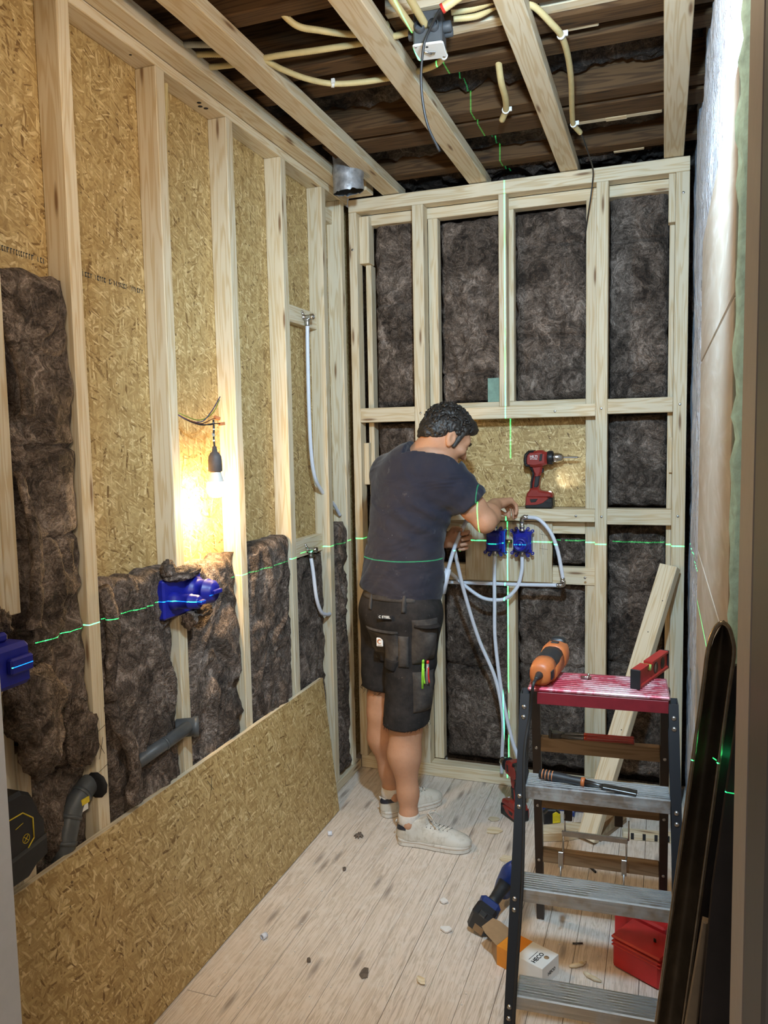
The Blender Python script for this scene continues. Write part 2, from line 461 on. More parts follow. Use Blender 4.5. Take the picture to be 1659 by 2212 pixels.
def flat(name, col, rough=.5, metal=0, var=.12, sc=40, bump=.0, spec=None, **kw):
    m = NB(name); v = m.obj(); f, _ = m.noise(v, sc, 4, .6)
    d = tuple(c*(1-var*1.6) for c in col); l = tuple(min(1, c*(1+var)) for c in col)
    c = m.mix(m.rampf(f, .3, .7), d, l); nr = m.bump(f, bump, .002) if bump else None
    m.out(c, rough, metal, nr, spec, **kw); return m
def worn(name, col, wear, rough=.5, metal=0, amt=.62, sc=22, bump=.1):
    """painted or plastic surface with scuffs and dust"""
    m = NB(name); v = m.obj(); f, _ = m.noise(v, sc, 8, .7); g, _ = m.noise(m.vmul(v, (1, 1, .25)), sc*4, 4, .7)
    c = m.mix(m.rampf(m.math('ADD', m.math('MULTIPLY', f, .7), m.math('MULTIPLY', g, .3)), amt-.05, amt+.12), col, wear)
    m.out(c, rough, metal, m.bump(f, bump, .001)); return m
flat('pipe_white', (.74, .77, .86), .38, var=.03)
flat('conduit', (.64, .52, .26), .5, var=.06)
flat('conduit_grey', (.42, .42, .36), .5)
flat('pvc_grey', (.085, .093, .10), .42, var=.1)
flat('black_rubber', (.018, .018, .019), .55)
flat('black_plastic', (.014, .014, .016), .42)
worn('black_plastic_dusty', (.016, .016, .018), (.20, .18, .16), .5, amt=.66)
flat('blue_valve', (.012, .018, .30), .38, var=.1)
flat('blue_tool', (.012, .035, .17), .45)
flat('orange_plastic', (.50, .140, .040), .45, var=.08)
flat('red_tool', (.30, .030, .022), .4, var=.1)
flat('red_paint', (.36, .018, .016), .45, var=.12)
flat('red_dark', (.20, .012, .020), .45, var=.1)
flat('red_box', (.55, .018, .016), .42, var=.08, sc=20)
flat('chrome', (.62, .62, .62), .22, 1.0, var=.05)
flat('steel', (.50, .50, .50), .35, 1.0, var=.1)
flat('steel_dark', (.12, .12, .12), .4, 1.0, var=.2)
flat('brass', (.55, .38, .16), .3, 1.0)
flat('duct_foil', (.42, .43, .46), .45, .55, var=.3, sc=28, bump=1.0)
flat('duct_inside', (.08, .085, .09), .5, .6)
flat('white_paint', (.80, .80, .78), .5, var=.03)
flat('white_card', (.82, .82, .80), .6, var=.02)
flat('orange_card', (.78, .27, .02), .55, var=.04)
flat('brown_card', (.36, .22, .11), .7, var=.06)
flat('yellow_plastic', (.80, .62, .02), .4)
flat('yellow_print', (.72, .54, .03), .5)
flat('green_plastic', (.28, .72, .05), .35)
flat('vial_green', (.55, .80, .18), .15, **{'Transmission Weight': .35})
flat('red_pen', (.62, .04, .03), .4)
flat('clear_plastic', (.6, .6, .6), .2, **{'Transmission Weight': .5})
flat('ink', (.012, .012, .014), .7)
flat('print_grey', (.09, .09, .09), .7)
flat('pencil_grey', (.16, .13, .10), .8)
worn('red_anodised', (.40, .045, .075), (.66, .48, .50), .36, .45, amt=.50, sc=9)
flat('wire_black', (.02, .02, .022), .45)
flat('wire_blue', (.03, .04, .12), .45)
flat('wire_brown', (.16, .05, .02), .45)
flat('wire_green', (.20, .26, .03), .45)
flat('orange_clip', (.62, .22, .08), .4)
flat('gypsum_green', (.20, .34, .29), .7)
flat('foam_mint', (.46, .76, .78), .8, var=.15, sc=60, bump=.6)
flat('foam_cream', (.78, .80, .66), .8, var=.1, sc=60, bump=.6)
flat('jamb_paint', (.34, .30, .27), .5, var=.04)
flat('jamb_dark', (.045, .042, .042), .5, var=.06)
flat('jamb_white', (.42, .42, .44), .5, var=.03)
flat('dust_white', (.80, .76, .72), .9, var=.05)
flat('lint', (.15, .115, .09), .9, var=.3)
flat('socket_grey', (.085, .075, .075), .6)
flat('bulb_base', (.72, .69, .64), .4, var=.02)
def emis(name, col, s):
    m = NB(name); m.out((.9, .9, .9), .4, **{'Emission Color': (*col, 1), 'Emission Strength': s})
emis('bulb_glow', (1.0, .72, .40), 26)
emis('led_glow', (.9, .95, 1.0), 30)
def mat_alu():
    m = NB('aluminium'); v = m.obj(); a, _ = m.noise(m.vmul(v, (2, 60, 60)), 3, 4, .6); b, _ = m.noise(v, 14, 6, .7)
    c = m.mix(m.rampf(a, .3, .7), (.40, .42, .43), (.60, .61, .62)); c = m.mix(m.math('MULTIPLY', m.rampf(b, .48, .72), .7), c, (.30, .295, .28))
    r = m.math('ADD', m.math('MULTIPLY', b, .35), .28)
    m.out(c, r, m.rampf(b, .75, .45), m.bump(a, .08, .001))
mat_alu()
worn('ladder_rail', (.028, .031, .037), (.30, .30, .30), .38, .35, amt=.70, sc=30)
worn('ladder_rail_brown', (.030, .021, .017), (.12, .10, .09), .5, .1, amt=.72)
def mat_plaster():
    m = NB('plaster'); v = m.obj(); a, _ = m.noise(m.vmul(v, (1, 1, .28)), 34, 5, .72, .8); b, _ = m.noise(v, 9, 2, .6); g, _ = m.noise(m.vmul(v, (1, 1, .3)), 90, 3, .75)
    c = m.mix(m.rampf(b, .3, .7), (.74, .76, .82), (.62, .64, .72))
    c = m.mix(m.math('MULTIPLY', m.rampf(a, .56, .64), .75), c, (.36, .34, .38))
    c = m.mix(m.rampf(a, .67, .71), c, (.20, .13, .19)); c = m.mix(m.math('MULTIPLY', m.rampf(g, .58, .70), .5), c, (.45, .44, .48))
    m.out(c, .85, nrm=m.bump(m.math('ADD', a, m.math('MULTIPLY', g, .6)), 1.0, .02), spec=.2)
mat_plaster()
def mat_beige():
    m = NB('beige_board'); v = m.roff(m.obj(), 3); a, _ = m.noise(m.vmul(v, (1, .6, 2.2)), 5, 6, .6, 1.6)
    c = m.ramp(a, [(.3, (.40, .32, .25)), (.5, (.46, .385, .31)), (.62, (.52, .455, .39)), (.75, (.62, .57, .52))])
    m.out(c, .42, nrm=m.bump(a, .05, .002))
mat_beige()
def mat_trough():
    m = NB('dirty_metal'); v = m.obj(); a, _ = m.noise(v, 6, 7, .65); b, _ = m.noise(v, 40, 4, .6)
    c = m.ramp(a, [(.3, (.028, .021, .014)), (.5, (.072, .053, .034)), (.7, (.15, .115, .078))])
    m.out(c, m.math('ADD', m.math('MULTIPLY', b, .3), .35), .35, m.bump(b, .12, .001))
mat_trough()
flat('rim_metal', (.30, .24, .17), .25, .9, var=.2)
flat('trough_side', (.030, .024, .024), .45, .3, var=.25, sc=10)
flat('dull_wood', (.25, .19, .13), .7, var=.2, sc=12)
# ------------------------------------------------------------------ floor
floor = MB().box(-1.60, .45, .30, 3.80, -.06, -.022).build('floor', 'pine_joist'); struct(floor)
def planks():
    x = -1.60; w = .0968; i = 0
    while x < .42:
        y0 = .30; cuts = []
        r = RND.random()
        if i in (3, 8, 12, 16): cuts = [.9+2.2*r]
        ys = [.30]+cuts+[3.78]
        for a, b in zip(ys[:-1], ys[1:]):
            g = .0003+.0008*RND.random(); dz = RND.uniform(-.0007, .0007)
            m = MB().box(x+g, x+w-g, a+.0008, b-.0008, -.022, dz, .0008)
            m.build('plank', 'floor_plank', floor)
        x += w; i += 1
planks()

# ------------------------------------------------------------------ left wall: sheets, plates, studs
XL = -1.401; XO = -1.472
wall_left = sempty('wall_left', (XO, 2.2, 0))
def post(name, x0, x1, y0, y1, z0, z1, parent, mat='pine', ch=.0022):
    return MB().box(x0, x1, y0, y1, z0, z1, ch).build(name, mat, parent)
post('osb_sheet', XO-.018, XO, .86, 2.0435, 0, 2.75, wall_left, 'osb', .001)
post('osb_sheet', XO-.018, XO, 2.0465, 3.70, 0, 2.75, wall_left, 'osb', .001)
LS = [(1.628, 1.671), (2.023, 2.067), (2.412, 2.456), (2.811, 2.855), (3.195, 3.239), (3.405, 3.448)]
for a, b in LS: post('stud', XO, XL, a, b, .0455, 2.7025, wall_left)
post('stud', XO, XL, 1.362, 1.405, 1.222, 2.7025, wall_left)
post('stud', XO, XL, 1.362, 1.405, .0455, .90, wall_left)
post('stud', XO, XL, 1.262, 1.3615, .0455, 2.7025, wall_left)
post('top_plate', XO, XL, .86, 3.496, 2.703, 2.7455, wall_left)
post('bottom_plate', XO, XL+.006, .86, 3.496, 0.001, .045, wall_left)
post('noggin', XO, XO+.034, 2.8555, 3.1945, 2.098, 2.168, wall_left)
post('noggin', XO, XO+.034, 2.8555, 3.1945, 1.125, 1.20, wall_left)
post('noggin', XO, XO+.03, 3.2395, 3.4045, 2.60, 2.66, wall_left)
# pencil crosses and cut marks on the first stud, holes and screw heads in the plate
mk = MB()
def stroke(m, p, q, r=.0007): m.tube([p, q], r, 4)
xs = XL+.0003
for (a, b) in (((1.634, .852), (1.668, .862)), ((1.634, .744), (1.669, .753)), ((1.637, .828), (1.660, .786)), ((1.657, .832), (1.639, .778))):
    stroke(mk, (xs, a[0], a[1]), (xs, b[0], b[1]))
mk.build('pencil_mark', 'ink', wall_left)
def disc(c, nrm, r, h=.0012, n=10):
    m = MB(); z = Vector(nrm).normalized(); M = frame(c, z.orthogonal(), z=z)
    m.lathe([(0, h), (r*.55, h), (r, h*.4), (r, -h)], n, M); return m
for (y, x, r) in ((2.315, -1.437, .008), (2.335, -1.428, .008), (2.29, -1.425, .0075), (1.95, -1.43, .004)):
    disc((x, y, 2.7031), (0, 0, -1), r).build('drill_hole', 'ink', wall_left)
# row of printed characters on the sheets (illegible stamp)
st = MB(); y = 1.69; r = random.Random(3)
def stamp(ya, yb, za, zb, hh=.013):
    y = ya
    while y < yb:
        w = r.uniform(.003, .008); t = (y-ya)/(yb-ya); z = za+(zb-za)*t
        if r.random() < .86:
            k = r.random()
            st.box(XO+.0001, XO+.0007, y, y+w*.35, z-hh/2, z+hh/2)
            if k > .3: st.box(XO+.0001, XO+.0007, y, y+w, z+hh/2-.003, z+hh/2)
            if k > .6: st.box(XO+.0001, XO+.0007, y, y+w, z-hh/2, z-hh/2+.003)
        y += w+.0035
stamp(1.685, 2.01, 2.068, 2.062); stamp(1.42, 1.62, 2.075, 2.07)
st.build('printed_stamp', 'print_grey', wall_left)

# ------------------------------------------------------------------ back wall
YB = 3.498; YD = 3.568
wall_back = sempty('wall_back', (-.65, YB, 0))
def bp(name, x0, x1, z0, z1, y0=YB, y1=YD, mat='pine', ch=.002): return post(name, x0, x1, y0, y1, z0, z1, wall_back, mat, ch)
bp('top_plate', -1.400, .0865, 2.669, 2.727)
bp('top_plate', -1.400, .0865, 2.62, 2.668, YD+.001, 3.63)
bp('bottom_plate', -1.394, .0865, .001, .062)
bp('stud', -1.400, -1.3605, .0625, 2.6685)
bp('stud', -1.090, -1.037, .0625, 2.6685)
bp('stud', -.694, -.660, 1.7505, 2.6685)
bp('stud', -.279, -.230, .0625, 2.6685)
bp('stud', .033, .0865, .0625, 2.6685)
# second row of studs set back behind the first
bp('stud', -1.345, -1.318, .063, 2.44, YD+.001, 3.63)
bp('stud', -1.036, -.990, .063, 2.6195, YD+.001, 3.62)
bp('stud', -.705, -.640, 1.776, 2.6195, YD+.001, 3.62)
bp('stud', -.325, -.2795, .063, 2.6195, YD-.012, 3.62)
bp('stud', .012, .0325, .063, 2.4745, YD-.02, 3.62)
bp('stud', -.672, -.632, .0625, .9495, 3.535, 3.60)
bp('block', -1.3600, -1.312, 2.44, 2.655, 3.530, 3.60)
bp('block', .006, .0325, 2.475, 2.6685, 3.506, 3.56)
bp('block', .020, .0325, 1.45, 1.60, 3.53, 3.56)
bp('block', -1.3600, -1.335, 1.40, 1.60, 3.535, 3.60)
# rails
bp('rail', -1.3600, -1.0905, 1.697, 1.764)
bp('rail', -1.0365, -.2795, 1.697, 1.750)
bp('rail', -.2295, .0325, 1.704, 1.767)
bp('rail', -.989, -.3255, 1.700, 1.7755, YD+.001, 3.62)
bp('rail', -1.0365, -.2795, 1.238, 1.293, YB, 3.6155)
bp('rail', -.2295, .0325, 1.229, 1.297)
bp('rail', -.989, -.3255, 1.178, 1.2375, 3.555, 3.62)
bp('rail', -1.0365, -.2795, .95, 1.027, 3.549, 3.60)
vb = MB().box(-.865, -.466, 3.531, 3.5485, .957, 1.232, .002).build('valve_board', 'pine', wall_back, grain=2)
bp('osb_sheet', -1.03, -.2795, 1.294, 1.6995, 3.618, 3.632, 'osb_pale', .001)
bp('plasterboard_offcut', -.765, -.70, 1.776, 1.885, 3.585, 3.598, 'gypsum_green', .001)
# screw heads and knots of the joints
for (x, z) in ((.062, 2.585), (.060, 1.735), (.058, 1.268), (-.255, 1.728), (-.252, 1.262), (-1.062, 1.733), (-.36, 1.264), (-1.382, 2.50), (-.45, 1.722), (-.32, .992), (-.8, 1.262)):
    disc((x, YB-.0004, z), (0, -1, 0), .0055).build('screw_head', 'steel', wall_back)
mk = MB()
for (a, b) in (((-.522, 1.178), (-.482, 1.170)), ((-.512, 1.19), (-.508, 1.155)), ((-.522, 1.113), (-.485, 1.108)), ((-.510, 1.128), (-.506, 1.085))):
    stroke(mk, (a[0], 3.5308, a[1]), (b[0], 3.5308, b[1]), .0006)
mk.build('pencil_mark', 'pencil_grey', wall_back)
post('backing_board', -1.49, .12, 3.735, 3.75, 0, 2.95, wall_back, 'wool_old', 0)

# ------------------------------------------------------------------ ceiling
ceiling = sempty('ceiling', (-.65, 2.2, 2.73))
ZB = 2.731
for (xa, xb, y0) in ((-1.3985, -1.332, .9), (-1.232, -1.150, .9), (-.826, -.745, .9), (-.430, -.355, .9), (-.014, .062, .9)):
    post('batten', xa, xb, y0, 3.60 if xa > -1.39 else 3.33, ZB, ZB+.044, ceiling)
post('block', -1.3985, -1.27, 3.40, 3.49, ZB, ZB+.044, ceiling)
ZJ = 2.7765
for (ya, yb, xa, xb, zb, zt) in ((1.30, 1.37, -1.6, .4, ZJ, 2.99), (1.66, 1.73, -1.6, .4, ZJ, 2.99), (2.0, 2.068, -1.6, .4, ZJ, 2.99), (2.19, 2.258, -.742, .4, ZJ, 2.86), (2.345, 2.424, -1.6, .4, ZJ, 2.99), (2.505, 2.585, -1.6, .4, ZJ+.01, 2.90),
                             (2.875, 2.952, -1.6, .4, ZJ, 2.99), (2.985, 3.115, -1.3, .4, ZJ-.0005, 2.83), (3.405, 3.478, -1.6, .4, ZJ, 2.99)):
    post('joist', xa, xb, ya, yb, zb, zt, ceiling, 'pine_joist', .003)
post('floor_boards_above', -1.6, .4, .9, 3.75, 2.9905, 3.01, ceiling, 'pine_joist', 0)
post('noggin', -.744, -.440, 2.165, 2.1895, ZJ+.005, 2.85, ceiling, 'pine')
post('noggin', -.70, -.445, 2.300, 2.3445, ZJ+.006, 2.85, ceiling, 'pine')
post('splinter_lath', -.34, -.03, 2.3000, 2.3445, ZJ+.012, 2.815, ceiling, 'pine')
post('splinter_lath', -.29, -.19, 2.4245, 2.445, ZJ+.004, 2.786, ceiling, 'pine')
post('splinter_lath', -.34, -.02, 3.1160, 3.145, ZJ, 2.82, ceiling, 'pine')
post('splinter_lath', -.21, -.09, 3.4790, 3.50, ZJ-.002, 2.786, ceiling, 'pine')
post('patch_board', -.218, -.142, 3.1155, 3.149, ZJ-.002, 2.84, ceiling, 'pine')

# ------------------------------------------------------------------ right wall
def rightwall():
    x0 = .112; ny, nz = 230, 230; v = []; f = []
    for k in range(nz+1):
        for j in range(ny+1):
            y = 1.02+(3.74-1.02)*j/ny; z = 2.99*k/nz
            p = Vector((y*7, z*2.6, 0)); n = noise.fractal(p, 1, 2.1, 5); n2 = noise.noise(Vector((y*26, z*7, 3)))
            n3 = noise.noise(Vector((y*60, z*16, 5))); x = x0 + .008*n + .006*n2 + .003*n3
            if n > .42: x += .010
            e = min(1, (y-1.02)/.12)
            x -= (1-e)*.010*abs(noise.noise(Vector((z*20, y*20, 9))))
            v.append((x, y, z))
    for k in range(nz):
        for j in range(ny):
            a = k*(ny+1)+j; f.append((a, a+ny+1, a+ny+2, a+1))
    nb = len(v); v += [(.22, 1.02, 0), (.22, 3.74, 0), (.22, 3.74, 2.99), (.22, 1.02, 2.99)]
    for j in range(ny): f.append((nz*(ny+1)+j, nz*(ny+1)+j+1, nb+2 if j >= ny//2 else nb+3))
    f.append((nz*(ny+1)+ny//2, nb+2, nb+3))
    for k in range(nz): f.append((k*(ny+1), nb+(3 if k >= nz//2 else 0), (k+1)*(ny+1)))
    m = MB(); m.add(v, f, True)
    return m.build('wall_right', 'plaster', org=(.112, 2.3, 0))
wall_right = struct(rightwall())
for (z0, z1) in ((1.804, 2.125), (1.286, 1.799), (.768, 1.281), (.25, .763), (.005, .245)):
    MB().box(.0925, .1025, 1.255, 2.345, z0, z1, .0015).build('wall_board', 'beige_board', wall_right, grain=1)
# expanding foam along the near edge of the boards
def foam(name, mat, y0, y1, z0, z1, x0, x1, seed, amp=.014, n=70):
    v = []; f = []; r = random.Random(seed); k = 7
    for i in range(n+1):
        z = z0+(z1-z0)*i/n
        for j in range(k):
            t = j/(k-1); y = y0+(y1-y0)*t
            b = math.sin(math.pi*t)**.6
            x = x1-(x1-x0)*b*(.65+.5*noise.noise(Vector((z*28, t*2, seed))))+amp*.3*noise.noise(Vector((z*80, t*6, seed)))
            v.append((x, y+amp*noise.noise(Vector((z*22, t*3, seed+4))), z))
    for i in range(n):
        for j in range(k-1):
            a = i*k+j; f.append((a, a+k, a+k+1, a+1))
    m = MB(); m.add(v, f, True); return m.build(name, mat, wall_right)
foam('foam_bead', 'foam_mint', 1.19, 1.252, .2, 2.42, .084, .108, 2)
foam('broken_edge', 'plaster', 1.03, 1.195, .0, 2.9, .096, .135, 7, .02, 120)

# ------------------------------------------------------------------ doorway the picture is taken through
door = sempty('door_1', (-.4, .8, 0))
post('jamb', -1.02, -.891, .70, .85, 0, 2.45, door, 'jamb_white', .003)
post('jamb', .074, .16, .748, .877, 0, 2.45, door, 'jamb_paint', .004)
post('frame_post', .0745, .20, .62, .7475, 0, 2.45, door, 'jamb_dark', .003)
post('lintel', -1.02, .20, .70, .85, 2.4505, 2.62, door, 'jamb_white', .003)
wf = sempty('wall_front', (-.6, .8, 0))
post('wall_panel', -1.60, -1.021, .72, .84, 0, 2.99, wf, 'white_paint', 0)
post('wall_panel', .201, .45, .72, .84, 0, 2.99, wf, 'white_paint', 0)
post('wall_panel', -1.02, .20, .72, .84, 2.621, 2.99, wf, 'white_paint', 0)

# ------------------------------------------------------------------ insulation
def batt(name, label, o, U, V, N, w, h, d, seed, amp=.014, mat='wool', seams=(), rag=.01, nu=None, bulge=.012, fold=None, group=None, hem=0.0):
    """mineral wool slab: o = corner on the back face, U across, V up, N out of the wall"""
    o, U, V, N = Vector(o), Vector(U), Vector(V), Vector(N)
    nu = nu or max(14, int(w/.0085)); nv = max(14, int(h/.0085)); v = []; f = []
    for j in range(nv+1):
        for i in range(nu+1):
            s, t = i/nu, j/nv
            p = Vector((s*w*8+seed*3.1, t*h*6, seed))
            q = Vector((noise.noise(p*.8), noise.noise(p*.8+Vector((5, 2, 1))), 0))
            n1 = noise.fractal(p+q*1.2, .9, 2.1, 5)
            rd = 1-abs(noise.noise(p*1.7+q*2))*2
            e = min(s, 1-s)*w; e2 = min(t, 1-t)*h
            ed = min(1, (e/.03))**.5*min(1, (e2/.03))**.5
            dd = d*(.72+.28*ed)+bulge*math.sin(math.pi*s)*ed+amp*(n1*.9+.9*rd-.4)*(.35+.65*ed)
            for sm in seams:
                zz = (t-sm)*h+.008*noise.noise(Vector((s*5, sm*9, seed)))
                dd -= .020*math.exp(-(zz/.007)**2)
            su = s*w; sv = t*h
            su += rag*noise.noise(Vector((t*h*16, s*2, seed+7)))*(1-min(1, e/.05))
            sv += rag*1.3*noise.noise(Vector((s*w*18, t*2, seed+3)))*(1-min(1, e2/.05))
            if hem and t < .3: sv += hem*noise.noise(Vector((s*w*11, 0, seed)))*(1-t/.3)
            if fold: su2, sv2, dd = fold(s, t, su, sv, dd); su, sv = su2, sv2
            v.append(o+U*su+V*sv+N*dd)
    W = nu+1
    for j in range(nv):
        for i in range(nu):
            a = j*W+i; f.append((a, a+1, a+W+1, a+W))
    rim = [i for i in range(W)]+[j*W+nu for j in range(1, nv+1)]+[nv*W+i for i in range(nu-1, -1, -1)]+[j*W for j in range(nv-1, 0, -1)]
    b0 = len(v)
    for k in rim:
        p = v[k]-o; v.append(o+U*p.dot(U)*.99+V*(p.dot(V))+N*.002)
    L = len(rim)
    for k in range(L): f.append((rim[k], b0+k, b0+(k+1) % L, rim[(k+1) % L]))
    f.append(tuple(b0+k for k in range(L)))
    if U.cross(V).dot(N) < 0: f = [q[::-1] for q in f]
    m = MB(); m.add(v, f, True)
    ob = m.build(name, mat, org=o)
    ob['label'] = label; ob['category'] = 'insulation'
    ob['group'] = group or 'mineral wool slabs'
    return ob
X, Y, Z = (1, 0, 0), (0, 1, 0), (0, 0, 1); NX, NY = (-1, 0, 0), (0, -1, 0)
GL = 'brown mineral wool slabs in the left wall'; GB = 'dark mineral wool slabs in the back wall'; GC = 'dark mineral wool between the joists'
def lb(label, y0, y1, z0, z1, d, seed, **k): return batt('insulation_batt', label, (XO+.001, y0, z0), Y, Z, X, y1-y0, z1-z0, d, seed, group=GL, **k)
lb('tall brown insulation slab left of the first stud, reaching far above the others', 1.408, 1.626, .80, 2.02, .060, 1, amp=.016, seams=(.48, .66), rag=.016)
lb('dark loose insulation behind the bent grey drain pipe', 1.408, 1.626, .05, .82, .034, 2, amp=.022, rag=.02)
lb('lumpy brown insulation slab with a vertical fold, beside the crossed pencil mark', 1.674, 2.02, .42, 1.24, .058, 3, amp=.016, rag=.012)
lb('low brown insulation slab under the straight grey pipe stub', 1.674, 2.02, .05, .415, .036, 4, amp=.010, rag=.01)
lb('brown insulation slab under the light bulb, behind the double blue valve', 2.07, 2.409, .34, 1.225, .054, 5, amp=.020, rag=.016, hem=.06)
lb('brown insulation slab with a clean cut top, second stud bay past the bulb', 2.459, 2.808, .05, 1.24, .064, 6, amp=.015, rag=.009)
lb('brown insulation slab below the tap connector, behind its short white pipe', 2.858, 3.192, .05, 1.115, .034, 7, amp=.012, rag=.012)
lb('narrow brown insulation slab in the corner bay of the left wall', 3.242, 3.402, .05, 1.235, .062, 8, amp=.014)
def bb(label, x0, x1, z0, z1, seed, d=.085, **k): return batt('insulation_batt', label, (x0, 3.70, z0), X, Z, NY, x1-x0, z1-z0, d, seed, group=GB, **k)
bb('dark insulation slab, top row of the back wall, leftmost', -1.317, -1.091, 1.77, 2.655, 11, seams=(.36, .55))
bb('dark insulation slab, top row of the back wall, with green plasterboard at its foot', -.989, -.706, 1.777, 2.612, 12, seams=(.16,))
bb('dark insulation slab, top row of the back wall, behind the hanging black wire', -.639, -.326, 1.777, 2.612, 13, seams=(.34, .82))
bb('dark insulation slab, top row of the back wall, beside the white right wall', -.229, .011, 1.77, 2.655, 14, seams=(.12, .76))
bb('dark insulation slab left of the bent head, under the left upper rail', -1.317, -1.091, .066, 1.69, 15, seams=(.6,))
bb('dark insulation slab right of the drill niche, between the two right rails', -.229, .011, 1.30, 1.70, 16)
bb('dark insulation slab behind the leaning plank', -.229, .011, .066, 1.225, 17, seams=(.45,))
bb('dark insulation slab behind the hanging white pipes, low in the back wall', -.989, -.674, .066, .945, 18, seams=(.52,))
bb('dark insulation slab low in the back wall, behind the orange tool', -.631, -.326, .066, .945, 19, seams=(.55, .35))
bb('small dark insulation patch right of the valve board', -.465, -.326, 1.03, 1.175, 20)
bb('dark insulation left of the valve board, behind the hand', -.989, -.867, 1.03, 1.175, 21)
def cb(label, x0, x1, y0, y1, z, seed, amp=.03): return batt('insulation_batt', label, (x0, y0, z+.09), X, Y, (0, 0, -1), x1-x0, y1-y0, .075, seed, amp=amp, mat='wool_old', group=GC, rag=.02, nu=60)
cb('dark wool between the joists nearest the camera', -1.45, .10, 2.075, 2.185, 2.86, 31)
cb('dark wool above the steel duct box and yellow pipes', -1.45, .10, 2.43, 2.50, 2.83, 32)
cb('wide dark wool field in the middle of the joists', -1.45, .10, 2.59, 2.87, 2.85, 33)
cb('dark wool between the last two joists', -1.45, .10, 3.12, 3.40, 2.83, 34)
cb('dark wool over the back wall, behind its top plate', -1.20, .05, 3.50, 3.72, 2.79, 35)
# ------------------------------------------------------------------ large loose things
def osb_panel():
    a = math.atan2(.063, .585); M = T(-1.318, 0, .0035) @ RY(-a)
    m = MB(); m.box(-.018, 0, 1.0, 3.035, 0, .590, .0012)
    o = m.build('osb_panel', 'osb', M=M); WM[o.name] = M
    tag(o, 'long low OSB panel leaning against the foot of the left wall', 'panel')
    for (y, z) in ((2.12, .505), (1.27, .44)):
        k = MB(); k.tube([(.0003, y-.018, z+.02), (.0003, y+.012, z-.022)], .0008, 4); k.tube([(.0003, y+.008, z+.022), (.0003, y-.004, z-.018)], .0008, 4)
        k.build('pencil_mark', 'ink', o, M=M)
    e = MB(); e.box(-.0181, .0001, 1.0005, 3.0345, .5895, .5905); e.build('cut_edge', 'pine', o, M=M)
osb_panel()
def leaning_plank():
    a = Vector((-.268, 3.085, .012)); b = Vector((.030, 3.455, 1.062)); M = frame(a, b-a, z=(-.35, -.9, .2))
    m = MB(); m.box(0, (b-a).length, -.037, .037, -.024, .024, .002)
    o = m.build('timber_plank', 'pine', M=M); WM[o.name] = M
    tag(o, 'pale planed timber leaning against the back wall behind the ladder', 'timber')
    for (x, y) in ((.22, .01), (.45, -.012), (.66, .015), (.86, .0), (1.0, -.02)):
        disc((x, y, .0242), (0, 0, 1), .0022).build('nail_hole', 'ink', o, M=M)
leaning_plank()

